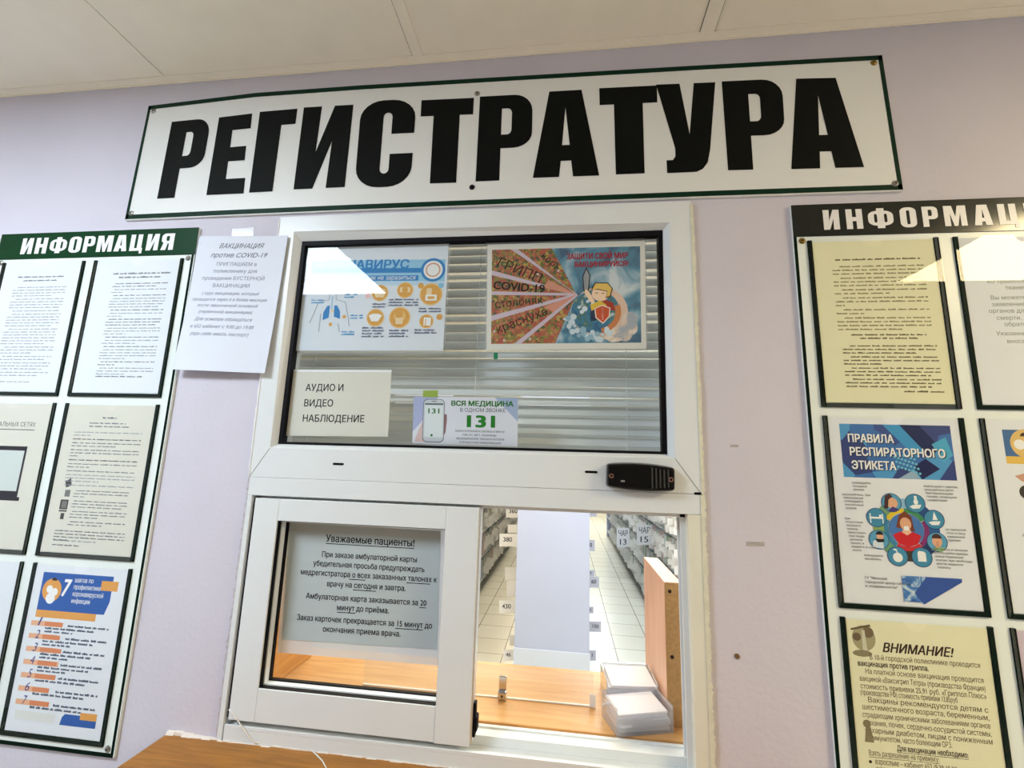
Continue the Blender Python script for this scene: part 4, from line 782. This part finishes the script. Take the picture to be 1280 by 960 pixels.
# phone card
q = quad([(517.4, 495.8), (647.6, 497), (646.8, 558), (515.3, 554)], GY); s = Sheet(q, GY, mat('card_lilac_white', (226, 228, 240), 0.5, 0.01, 10), 0.0006)
s.shape([(0.0, 0.0), (0.24, 0.0), (0.08, 0.55), (0.0, 0.75)], ink((176, 184, 222))); s.shape([(0.78, 0), (1, 0), (1, 0.5)], ink((170, 186, 218)))
s.shape([(0.05, 0.75), (0.09, 0.55), (0.12, 0.62), (0.11, 0.97), (0.02, 0.97)], ink((222, 196, 196))); s.shape([(0.29, 0.40), (0.325, 0.36), (0.33, 0.47), (0.32, 0.75), (0.28, 0.90)], ink((150, 110, 116)))
def rrs(u0, u1, v0, v1, r, m): k = s.w/s.h; s.shape([(x, y) for x, y in rr(u0, u1, v0, v1, r, r*k)], m)
rrs(0.095, 0.305, 0.05, 0.97, 0.045, ink((74, 80, 92))); rrs(0.10, 0.30, 0.06, 0.955, 0.042, ink((206, 212, 220))); s.rect(0.112, 0.17, 0.29, 0.86, ink((226, 234, 238))); s.rect(0.112, 0.14, 0.29, 0.175, ink((96, 110, 116))); s.rect(0.175, 0.09, 0.225, 0.105, ink((90, 90, 96)))
GN = ink((40, 116, 44)); s.text('131', 0.20, 0.355, GN, size=0.15, w=0.105, bold=0.02); s.disc(0.185, 0.82, 0.012, GN, 10)
s.text('ВСЯ МЕДИЦИНА', 0.37, 0.185, GN, size=0.145, w=0.585, align='l', bold=0.04); s.text('В ОДНОМ ЗВОНКЕ', 0.455, 0.31, ink((70, 76, 80)), size=0.11, w=0.43, align='l'); s.text('131', 0.53, 0.625, ink((36, 128, 40)), size=0.34, w=0.25, align='l', bold=0.045)
for k, (tx, u, w) in enumerate((('ЗАКАЗ ТАЛОНОВ И ЗАПИСЬ К ВРАЧУ', 0.41, 0.47), ('УЗИ, КТ, МРТ, АНАЛИЗЫ', 0.48, 0.32), ('МЕДИЦИНСКОЕ ТАКСИ И АПТЕКИ', 0.425, 0.45), ('СПРАВОЧНАЯ ИНФОРМАЦИЯ', 0.455, 0.39))): s.text(tx, u, 0.735+0.078*k, ink((70, 74, 78)), size=0.056, w=w, align='l', bold=0.006)
s.done('phone_card', 'card with a smartphone and green number 131 on the upper glass', 'card')
s = Sheet(quad([(529, 488), (547.5, 488), (547, 496.5), (528.5, 496.5)], GY-0.0006), GY, mat('green_tape', (150, 176, 66), 0.4), 0.0005); s.done('tape_strip', 'short yellow green tape along the top of the phone card', 'tape')
s = Sheet(quad([(617, 440.8), (622.3, 440.8), (622.3, 449), (617, 449)], GY-0.0002), GY, mat('emerald_tape', (30, 136, 90), 0.4), 0.0005); s.done('tape_strip', 'tiny emerald green tape below the autumn leaves poster', 'tape')
# notice on the sash glass (room side)
NYY = 0.0385
q = quad([(362, 653), (551, 663.5), (546, 812), (352, 799)], NYY); s = Sheet(q, NYY, PAPER_GREY, 0.0005); NK = ink((30, 30, 38))
s.rect(0, 0.0, 1, 0.075, ink((196, 196, 190)), lay=0.00005)
for tx, u0, u1, v, un in (('Уважаемые пациенты!', .255, .835, .165, [(0, 1)]), ('При заказе амбулаторной карты', .225, .865, .320, []), ('убедительная просьба предупреждать', .165, .905, .420, []), ('медрегистратора о всех заказанных талонах к', .075, .99, .520, [(.365, .485), (.775, .955)]), ('врачу на сегодня и завтра.', .265, .785, .620, [(.345, .63)]), ('Амбулаторная карта заказывается за 20', .13, .925, .755, [(.94, 1)]), ('минут до приёма.', .345, .69, .845, [(0, .345)]), ('Заказ карточек прекращается за 15 минут до', .08, .965, .960, [])):
    pass
rows = [('Уважаемые пациенты!', .255, .835, .150, 0.085, [(0, 1)]), ('При заказе амбулаторной карты', .235, .855, .285, 0.066, []), ('убедительная просьба предупреждать', .18, .905, .366, 0.066, []), ('медрегистратора о всех заказанных талонах к', .10, .985, .447, 0.066, [(.365, .485), (.785, .955)]), ('врачу на сегодня и завтра.', .28, .79, .535, 0.066, [(.335, .63)]), ('Амбулаторная карта заказывается за 20', .145, .925, .648, 0.066, [(.945, 1)]), ('минут до приёма.', .355, .69, .730, 0.066, [(0, .36)]), ('Заказ карточек прекращается за 15 минут до', .095, .965, .832, 0.066, [(.735, .935)]), ('окончания приема врача.', .27, .77, .915, 0.066, [])]
for tx, u0, u1, v, sz, un in rows:
    s.text(tx, (u0+u1)/2, v, NK, size=sz, w=u1-u0, bold=0.024)
    for a, b2 in un: s.rect(u0+(u1-u0)*a, v+0.014, u0+(u1-u0)*b2, v+0.021, NK)
t = thing('glass_notice', 'grey notice to patients in a clear sleeve behind the sliding sash glass', 'notice', q[3])
s.done('paper_sheet', parent=t)
s2 = Sheet(quad([(358, 651), (556, 661.5), (548, 832), (347, 815.5)], NYY+0.0012), NYY, clear('cloudy_sleeve', (0.97, 0.975, 0.98), boost=1.1, rough=0.08, haze=0.5), 0.0004); s2.done('sleeve', parent=t)

# =================================================================== INTERCOM
ic = at(799, 596); a0 = at(757, 581); a1 = at(842, 612)
t = thing('intercom', 'black intercom with ribbed speaker screwed to the frame below the upper glass', 'intercom', (ic.x, 0, ic.z))
W2, H2 = (a1.x-a0.x)/2, 0.0245; tilt = -0.03
bm = bmesh.new(); bmesh.ops.create_cube(bm, size=1)
for v in bm.verts: v.co = Vector((v.co.x*W2*2, v.co.y*0.020, v.co.z*H2*2*(0.93)))
bmesh.ops.subdivide_edges(bm, edges=[e for e in bm.edges if abs((e.verts[0].co-e.verts[1].co).x) > 0.01], cuts=7)
for v in bm.verts:
    k = 1-(v.co.x/W2)**2; v.co.z *= 0.90+0.20*k
    if v.co.y < 0: v.co.x *= 0.97; v.co.z *= 0.92
bmesh.ops.bevel(bm, geom=[e for e in bm.edges if len(e.link_faces) == 2 and e.calc_face_angle(0) > 0.6], offset=0.004, segments=3, affect='EDGES', profile=0.5)
bm.verts.index_update(); Rm = Matrix.Rotation(-tilt, 3, 'Y'); mb = MB(); cI = Vector((ic.x, -0.0102, ic.z))
mb.raw([Rm @ v.co + cI for v in bm.verts], [tuple(v.index for v in f.verts) for f in bm.faces], mat('black_gloss_plastic', (6, 6, 7), 0.25, spec=0.25)); bm.free(); mb.build('body', t)
for k in range(5):
    x = W2*0.32+k*W2*0.115; p = Rm @ Vector((x, 0, 0)) + cI; mb = MB(); h = H2*(0.74-0.03*k); mb.box(p.x-0.0011, p.x+0.0011, -0.0222, -0.0190, p.z-h, p.z+h, mat('dark_grey_rib', (62, 60, 56), 0.35), 0.0006); mb.build('speaker_rib', t)
for x in (-W2*0.86, W2*0.86): p = Rm @ Vector((x, 0, -0.001)) + cI; mb = MB(); mb.cyl((p.x, -0.0193, p.z), (0, -1, 0), 0.0042, 0.0012, mat('rose_metal', (196, 150, 130), 0.3, metal=1.0), 16); mb.cyl((p.x, -0.0205, p.z), (0, -1, 0), 0.0024, 0.0003, BLACK, 12); mb.build('screw', t)
p = Rm @ Vector((-W2*0.52, 0, -0.009)) + cI; mb = MB(); mb.box(p.x-0.004, p.x+0.003, -0.0210, -0.0200, p.z-0.0015, p.z+0.0015, mat('silver_mark', (190, 190, 190), 0.3, metal=0.8), 0.0004); mb.build('indicator', t)
# nail hole plug and tape remnant on the wall
p = at(921, 820, WY); mb = MB(); mb.cyl((p.x, WY, p.z), (0, -1, 0), 0.0042, 0.002, mat('rusty_brown', (110, 84, 50), 0.7), 12); tag(mb.build('nail', None), 'brown nail head in the wall right of the sliding window', 'nail')
s = Sheet(quad([(933, 677), (956, 677.5), (956, 683), (933, 682.5)], WY-0.0006), WY, mat('old_tape', (170, 162, 160), 0.6, 0.2, 100), 0.0004); s.done('tape_strip', 'dirty grey tape scrap on bare wall between window and right board', 'tape')
s = Sheet(quad([(913, 556), (923, 556), (923, 559), (913, 559)], WY-0.0006), WY, mat('old_tape', (170, 162, 160)), 0.0004); s.done('tape_strip', 'tiny pale tape scrap on the wall level with the upper glass bottom edge', 'tape')

# =================================================================== COUNTER AND THREAD
CZ = H-0.5238
t = thing('counter', 'orange brown wooden counter shelf below the sliding window', 'counter', (-0.17, -0.15, 0))
mb = MB(); mb.box(-0.7366, 0.395, -0.34, WY-0.0005, CZ-0.032, CZ, WOOD_DARK, 0.0015); mb.build('top', t)
for x in (-0.62, 0.28): mb = MB(); mb.box(x-0.012, x+0.012, -0.30, WY-0.0005, 0, CZ-0.0325, WOOD_DARK, 0.001); mb.build('side_panel', t)
R = random.Random(5); mb = MB(); xx = -0.735
while xx < 0.39:
    w = R.uniform(0.008, 0.02); h1 = R.uniform(0.001, 0.006) if xx < -0.634 or xx > 0.24 else R.uniform(0.0004, 0.002); d1 = R.uniform(0.001, 0.006)
    y1 = WY-0.0006 if xx < -0.634 or xx > 0.24 else -0.0003
    mb.hexa([(xx, -d1*0.6, CZ), (xx+w, -d1*0.5, CZ), (xx+w, y1, CZ), (xx, y1, CZ)], [(xx, 0.0, CZ+h1), (xx+w, -0.0003, CZ+h1*R.uniform(0.5, 1)), (xx+w, y1, CZ+h1), (xx, y1, CZ+h1)] if y1 > 0 else [(xx, -d1*0.5, CZ+h1), (xx+w, -d1*0.4, CZ+h1*R.uniform(0.5, 1)), (xx+w, y1, CZ+h1), (xx, y1, CZ+h1)], mat('white_sealant', (226, 216, 206), 0.7)); xx += w
mb.build('sealant', t, label='ragged white sealant line')
pts = [at(286, 887, -0.001), at(292, 893, -0.003), at(301, 906, -0.004), at(309, 918, -0.004), at(318, 928, -0.004)]
pl = [lev(327, 929.5, CZ+0.0012), lev(338, 931.5, CZ+0.0012), lev(348, 934, CZ+0.0012), lev(356, 933, CZ+0.0012), lev(368, 935, CZ+0.0012), lev(385, 934.5, CZ+0.0012), lev(393, 941, CZ+0.0012), lev(403, 951, CZ+0.0012), lev(412, 968, CZ+0.0012)]
mb = MB(); mb.tube(pts+pl, 0.0011, mat('white_string', (226, 222, 214), 0.8), 6); tag(mb.build('string', smooth=True), 'white string hanging from the sash corner onto the wooden counter', 'string')

# =================================================================== BLIND BEHIND THE UPPER GLASS
BY = 0.105; bx0, bx1 = -0.70, 0.275
t = thing('window_blind', 'pale grey horizontal slat blind behind the upper window glass', 'blind', ((bx0+bx1)/2, BY, H-0.04))
SL = mat('blind_slat_grey', (208, 213, 214), 0.45, 0.02, 4)
mb = MB(); mb.box(bx0, bx1, BY-0.0145, BY+0.02, H+0.60, H+0.63, PVC, 0.002); mb.box(bx0+0.05, bx0+0.08, 0.075, BY-0.0145, H+0.605, H+0.625, STEEL); mb.box(bx1-0.08, bx1-0.05, 0.075, BY-0.0145, H+0.605, H+0.625, STEEL); mb.build('head_rail', t)
R = random.Random(9); n = 30; zz = H+0.587
for k in range(n):
    z = H-0.015+k*0.0205; tl = math.radians(64+R.uniform(-4, 3)); 
    if k in (7, 12, 16, 21): tl = math.radians(46)
    hw = 0.0128; prof = []
    for j in range(7):
        f = (j/6-0.5)*2; prof.append((f*hw, 0.0022*(1-f*f)))
    mb = MB(); sk = R.uniform(-0.0015, 0.0015); ring = []
    for (a, c) in prof: ring.append((a*math.cos(tl)+c*math.sin(tl), a*math.sin(tl)-c*math.cos(tl)))
    m_ = len(ring); top_ = [(bx0, BY+y, z+h) for y, h in ring]+[(bx1, BY+y, z+h+sk) for y, h in ring]
    bk_ = [(x, y+0.0004, zq) for x, y, zq in top_]
    f = []
    for j in range(m_-1): f.append((j, m_+j, m_+j+1, j+1)); f.append((2*m_+j, 2*m_+j+1, 3*m_+j+1, 3*m_+j))
    f += [(0, 2*m_, 3*m_, m_), (m_-1, 2*m_-1, 4*m_-1, 3*m_-1)]
    mb.raw(top_+bk_, f, SL); mb.build('slat', t, smooth=True)
for px in (396, 596, 782):
    x = at(px, 470, BY).x; mb = MB(); mb.tube([(x, BY-0.0135, H-0.03), (x, BY-0.0135, H+0.60)], 0.0009, PVC, 6); mb.build('ladder_cord', t)
mb = MB(); mb.box(bx0, bx1, BY-0.012, BY+0.012, H-0.042, H-0.031, PVC, 0.002); mb.build('bottom_rail', t)

# =================================================================== DESK BEHIND THE HATCH
DZ = H-0.487
t = thing('desk', 'orange wooden desk with raised side panels behind the sliding window', 'desk', (-0.2, 0.2, 0))
dl, dr = -0.612, 0.1965
mb = MB(); mb.box(dl-0.03, dr+0.06, 0.0765, 0.325, DZ-0.03, DZ, WOOD, 0.0012); mb.build('top', t)
lx = dl
mb = MB(); mb.box(lx-0.032, lx, 0.078, 0.272, DZ+0.0004, H-0.235, WOOD_Y, 0.001); mb.build('side_panel', t)
mb = MB(); mb.box(dr, dr+0.034, 0.122, 0.36, 0, H-0.229, BEECH, 0.001); sp = mb.build('side_panel', t, label='beech side panel with chipboard edge')
mb = MB(); mb.box(dr+0.0005, dr+0.0335, 0.1205, 0.122, DZ, H-0.2298, CHIP); mb.build('chipboard_edge', sp)
for px, py in ((834.5, 739), (837.5, 821)): p = at(px, py, 0.1205); mb = MB(); mb.cyl((p.x+0.004, 0.1206, p.z), (0, -1, 0), 0.0036, 0.0006, mat('dark_hole', (40, 24, 14), 0.9), 14); mb.build('screw_hole', sp)
mb = MB(); mb.box(dl-0.03, dl-0.005, 0.09, 0.32, 0, DZ-0.0305, WOOD, 0.001); mb.build('leg_panel', t)
# acrylic screen standing on the desk, with its clip
mb = MB(); x0 = at(596, 868, 0.165).x-0.25; x1 = at(742, 880, 0.165).x; mb.box(x0, x1, 0.1635, 0.1665, DZ+0.0005, DZ+0.060, PLEXI)
ap = thing('acrylic_screen', 'low clear acrylic screen standing across the wooden desk', 'screen', ((x0+x1)/2, 0.165, DZ)); mb.build('panel', ap)
mb = MB(); mb.box(x0, x1, 0.1628, 0.1672, DZ+0.0002, DZ+0.0024, mat('white_edge', (240, 236, 230), 0.3)); mb.build('bottom_edge', ap)
cxp = at(628, 868, 0.16)
mb = MB(); mb.box(cxp.x-0.009, cxp.x+0.009, 0.152, 0.1625, DZ+0.0003, DZ+0.018, CHROME, 0.003); mb.box(cxp.x-0.008, cxp.x+0.008, 0.1590, 0.1628, DZ+0.016, DZ+0.044, CHROME, 0.0015); mb.cyl((cxp.x, 0.1520, DZ+0.009), (0, -1, 0), 0.0022, 0.0008, DARK, 10); tag(mb.build('clip'), 'small chrome clip holding the acrylic screen on the desk', 'clip')
mb = MB(); wx = at(741, 879, 0.158).x; mb.box(wx-0.006, wx+0.006, 0.1612, 0.1622, DZ+0.0005, DZ+0.024, mat('white_sticker', (244, 242, 240), 0.4)); tag(mb.build('sticker'), 'small white sticker at the right end of the acrylic screen', 'sticker')
# paper trays
def tray(cx, cy, w, d, h, rot, label, n, seed, lift):
    t = thing('paper_tray', label, 'tray', (cx, cy, DZ+0.0004), 'clear paper trays on the desk'); t.rotation_euler = (0, 0, 0)
    mb = MB(); R_ = Matrix.Rotation(rot, 3, 'Z'); th = 0.0018
    def bx(x0, x1, y0, y1, z0, z1):
        vs = [R_ @ Vector((x, y, 0)) for x, y in ((x0, y0), (x1, y0), (x1, y1), (x0, y1))]
        mb.hexa([(cx+v.x, cy+v.y, DZ+0.0004+z0) for v in vs], [(cx+v.x, cy+v.y, DZ+0.0004+z1) for v in vs], TRAYM)
    bx(-w/2, w/2, -d/2, d/2, 0, th)
    bx(-w/2, -w/2+th, -d/2, d/2, th, h); bx(w/2-th, w/2, -d/2, d/2, th, h); bx(-w/2+th, w/2-th, -d/2, -d/2+th, th, h*0.75); bx(-w/2+th, w/2-th, d/2-th, d/2, th, h)
    mb.build('tray_body', t)
    Rn = random.Random(seed)
    for k in range(n):
        a = rot+Rn.uniform(-0.05, 0.05); z = DZ+0.004+k*lift; ww, dd = w*0.88, d*0.86; ox, oy = Rn.uniform(-0.003, 0.003), Rn.uniform(-0.003, 0.003)
        m2 = MB(); Ra = Matrix.Rotation(a, 3, 'Z'); g = []
        for zz2 in (0, lift*0.85): g.append([tuple(Vector((cx+ox, cy+oy, z+zz2+ (0.006*k/n)*(1 if y > 0 else 0)))+Ra @ Vector((x, y, 0))) for x, y in ((-ww/2, -dd/2), (ww/2, -dd/2), (ww/2, dd/2), (-ww/2, dd/2))])
        m2.hexa(g[0], g[1], mat('slip_paper', (244, 242, 246), 0.7)); o = m2.build('paper_bundle')
        tag(o, 'white bundle of slips lying in the '+('front' if seed == 1 else 'rear')+' clear tray on the desk', 'paper', 'white slips in the '+('front' if seed == 1 else 'rear')+' tray')
tray(0.139, 0.118, 0.112, 0.072, 0.046, 0.30, 'clear plastic tray of white slips at the front of the desk', 6, 1, 0.0050)
tray(0.137, 0.222, 0.105, 0.095, 0.046, 0.06, 'clear plastic tray of white slips at the back of the desk', 6, 2, 0.0058)

# =================================================================== RECORDS SHELVES
SH = mat('shelf_grey_white', (190, 199, 226), 0.4, 0.02, 3); SHD = mat('shelf_metal_grey', (190, 194, 200), 0.4)
levels = (0.13, 0.40, 0.67, 0.94, 1.21, 1.48, 1.75)
def shelving(x0, x1, y0, y1, label, end=True):
    t = thing('shelving_unit', label, 'shelf', ((x0+x1)/2, (y0+y1)/2, 0), 'record shelves in the room behind the hatch')
    for z in levels: mb = MB(); mb.box(x0+0.005, x1-0.005, y0+0.03, y1, z-0.010, z, SHD, 0.002); mb.build('shelf', t)
    for y in (y0, y1): mb = MB(); mb.box(x0, x1, y, y+0.025, 0.0, 2.02, SH, 0.002); mb.build('end_panel', t)
    mb = MB(); mb.box((x0+x1)/2-0.006, (x0+x1)/2+0.006, y0+0.026, y1-0.001, 0.13, 2.0, SHD); mb.build('divider', t)
    return t
pc0 = at(645, 720, 2.55).x; pc1 = at(737, 720, 2.55).x
ctr = shelving(pc0, pc1, 2.55, 8.6, 'central record shelf with blue grey end panel facing the hatch')
mb = MB(); mb.box(pc0-0.004, pc1+0.004, 2.543, 2.5495, 0, 0.20, mat('plinth_pale_blue', (212, 222, 238), 0.35), 0.001); mb.build('plinth', ctr)
XRS = 0.86; shelving(XRS, XRS+0.5, 2.75, 9.0, 'right record shelf packed with folders across the right aisle')
XLS = -0.94; shelving(XLS-0.5, XLS, 2.75, 9.0, 'left record shelf packed with folders across the left aisle')
# record folders: a few kinds, copied along the shelves
FC = [(226, 228, 222), (206, 222, 206), (222, 206, 206), (204, 214, 230), (232, 226, 206), (150, 170, 160)]
def folder_mesh(kind):
    R = random.Random(40+kind); mb = MB(); y = -0.052
    while y < 0.05:
        w = R.uniform(0.010, 0.022); h = R.uniform(0.205, 0.252); d = R.uniform(0.19, 0.22); c = R.choice(FC)
        mb.box(-d, R.uniform(-0.02, 0.0)+0.0, y, y+w*0.9, 0, h, mat('folder_%d_%d_%d' % c, c, 0.7), 0.001); y += w
    mb.box(-0.21, -0.19, -0.052, 0.052, 0, 0.15, mat('folder_dark', (110, 112, 116), 0.8)); return mb
fold = []
for k in range(5):
    o = folder_mesh(k).build('record_folder', origin=(0, 0, 0))
    R = random.Random(60+k); tags = []
    for q_ in range(3):
        z0 = R.uniform(0.01, 0.17); y0 = -0.045+0.03*q_+R.uniform(0, 0.02); tg = MB()
        tg.box(-0.01, R.uniform(0.022, 0.040), y0, y0+0.0015, z0, z0+R.uniform(0.04, 0.07), mat('tag_paper', (240, 240, 240), 0.7)); tags.append(tg.build('paper_tag', o, origin=(0, 0, 0)))
    fold.append((o, tags))
used = set(); R = random.Random(77)
def place_folder(x, y, z, flip, side):
    k = R.randrange(5); o, tags = fold[k]
    if k in used:
        r = o.copy(); C.objects.link(r)
        for tgo in tags: c = tgo.copy(); C.objects.link(c); c.parent = r
    else: r = o; used.add(k)
    if side == 'central': r.scale = (0.78, 1, 1)
    r.location = (x, y, z); r.rotation_euler = (0, 0, math.pi if flip else 0)
    tag(r, 'tagged bundle of paper record folders packed on the %s record shelf' % side, 'folder', 'record folders on the %s shelf' % side)
for z in levels[:4]:
    for i in range(40): place_folder(XRS+R.uniform(-0.004, 0.010), 2.86+i*0.132, z+0.0005, True, 'right')
for z in levels[:4]:
    for i in range(23): place_folder(XLS+R.uniform(-0.010, 0.004), 4.6+i*0.17, z+0.0005, False, 'left')
for side, x, fl in (('right', pc1-0.048, False), ('left', pc0+0.048, True)):
    for z in levels[:4]:
        for i in range(6):
            place_folder(x, 2.66+i*0.132, z+0.0005, fl, 'central')
# paper tags sticking out beside the central shelf, and hanging section signs
TP = mat('tag_paper', (240, 240, 240), 0.7)
def stick(r, Y, txt, label, side, rot=0.0, dark=False, base=None):
    x0, y0, x1, y1 = r; q = [at(x0, y0, Y), at(x1, y0, Y), at(x1, y1, Y), at(x0, y1, Y)]
    if side == 'l': q[1].x = q[2].x = max(q[1].x, pc0+0.02)
    if side == 'r': q[0].x = q[3].x = min(q[0].x, pc1-0.02)
    s = Sheet(q, Y, base or TP, 0.002)
    ux = 0.35 if side == 'l' else (0.62 if side == 'r' else 0.5)
    lines = txt.split('|') if txt else []
    for k, l in enumerate(lines): s.text(l, ux, (0.62 if len(lines) == 1 else 0.42+0.42*k), ink((60, 64, 76)), size=0.5 if len(lines) == 1 else 0.40, rot=rot, bold=0.02)
    s.done('section_tag', label, 'tag', group='paper tags along the record shelves')
stick((632.4, 632, 646, 647), 3.1, '360', 'white tag numbered 360, uppermost left of the central shelf', 'l')
stick((634.7, 655.5, 646, 666), 3.0, None, 'small blank tag just above the tag numbered 380', 'l')
stick((624.4, 667, 646, 683), 2.8, '380', 'white tag numbered 380 left of the central shelf', 'l')
stick((631, 709, 646, 725), 2.9, None, 'blank tag midway up the left side of the central shelf', 'l')
stick((633.5, 726, 646, 747), 2.75, None, 'taller blank tag left of the central shelf, above tag 430', 'l')
stick((624, 750.6, 646, 766.6), 2.7, '430', 'white tag numbered 430 low on the left of the central shelf', 'l')
stick((637, 794, 646, 807), 2.66, None, 'small tag between tags 430 and 46 left of the central shelf', 'l')
stick((629, 812, 646, 826), 2.62, '46', 'lowest tag left of the central shelf, just above the desk', 'l')
LT = mat('lilac_tag_paper', (196, 198, 216), 0.7)
stick((734, 639.5, 746, 646), 3.2, '1', 'uppermost lilac tag right of the central shelf', 'r', base=LT)
stick((734, 675, 743.5, 689), 3.0, '0', 'lilac tag with a zero above tag 60, right of the central shelf', 'r', base=LT)
stick((734, 721, 748.8, 734.5), 2.8, '60', 'lilac tag numbered 60 right of the central shelf', 'r', base=LT)
stick((734, 712.5, 743, 720.6), 2.9, '0', 'narrow lilac tag touching the top of tag 60', 'r', base=LT)
stick((734, 758.6, 741.7, 766.6), 2.75, '0', 'small lilac tag between tags 60 and 100', 'r', base=LT)
stick((735, 777, 751.5, 790), 2.68, '100', 'tilted lilac tag numbered 100 right of the central shelf', 'r', rot=-0.15, base=LT)
stick((735, 813, 745, 826), 2.64, '1', 'lowest lilac tag right of the central shelf', 'r', base=LT)
def aisle_sign(r, Y, txt, label):
    x0, y0, x1, y1 = r; q = [at(x0, y0, Y), at(x1, y0, Y), at(x1, y1, Y), at(x0, y1, Y)]
    s = Sheet(q, Y, mat('aisle_sign_paper', (226, 230, 240), 0.6), 0.003)
    for k, l in enumerate(txt.split('|')): s.text(l, 0.5, 0.42+0.45*k, ink((40, 44, 56)), size=0.42, w=0.72 if k == 0 else 0.5, bold=0.01)
    s.done('aisle_sign', label, 'sign', group='aisle signs on the right shelf')
aisle_sign((771, 660, 787, 684), 5.4, 'ЧАР|13', 'white sign reading ЧАР 13 on the right record shelf')
aisle_sign((796, 656, 815, 681), 3.9, 'ЧАР|15', 'white sign reading ЧАР 15 on the right record shelf')

# =================================================================== CORRIDOR CEILING LIGHTS (their mirror images are the glare on glass and pockets)
def ceiling_light(x0, x1, y0, y1, name, col, s, label):
    t = thing('ceiling_light', label, 'light', ((x0+x1)/2, (y0+y1)/2, CEIL), 'corridor ceiling lights')
    mb = MB(); mb.ring([(x0, y1), (x1, y1), (x1, y0), (x0, y0)], [(x0+0.012, y1-0.012), (x1-0.012, y1-0.012), (x1-0.012, y0+0.012), (x0+0.012, y0+0.012)], 0, 1, PVC)
    mb.v = [(x, z, CEIL-0.006+0.0055*y) for x, y, z in mb.v]; mb.build('frame', t)
    mb = MB(); mb.box(x0+0.012, x1-0.012, y0+0.012, y1-0.012, CEIL-0.004, CEIL-0.0008, emit(name, col, s)); mb.build('diffuser', t)
ceiling_light(-1.60, -0.99, -1.385, -0.765, 'cool_diffuser', *LAMP_COOL, 'cool white square ceiling light whose glare shows on the upper window glass')
ceiling_light(1.55, 2.17, -1.385, -0.765, 'warm_diffuser', *LAMP_WARM, 'warm white square ceiling light whose glare shows on the right information board')

for o in (_fo, _go): bpy.data.objects.remove(o)
bpy.data.curves.remove(_fc); bpy.data.curves.remove(_gc)
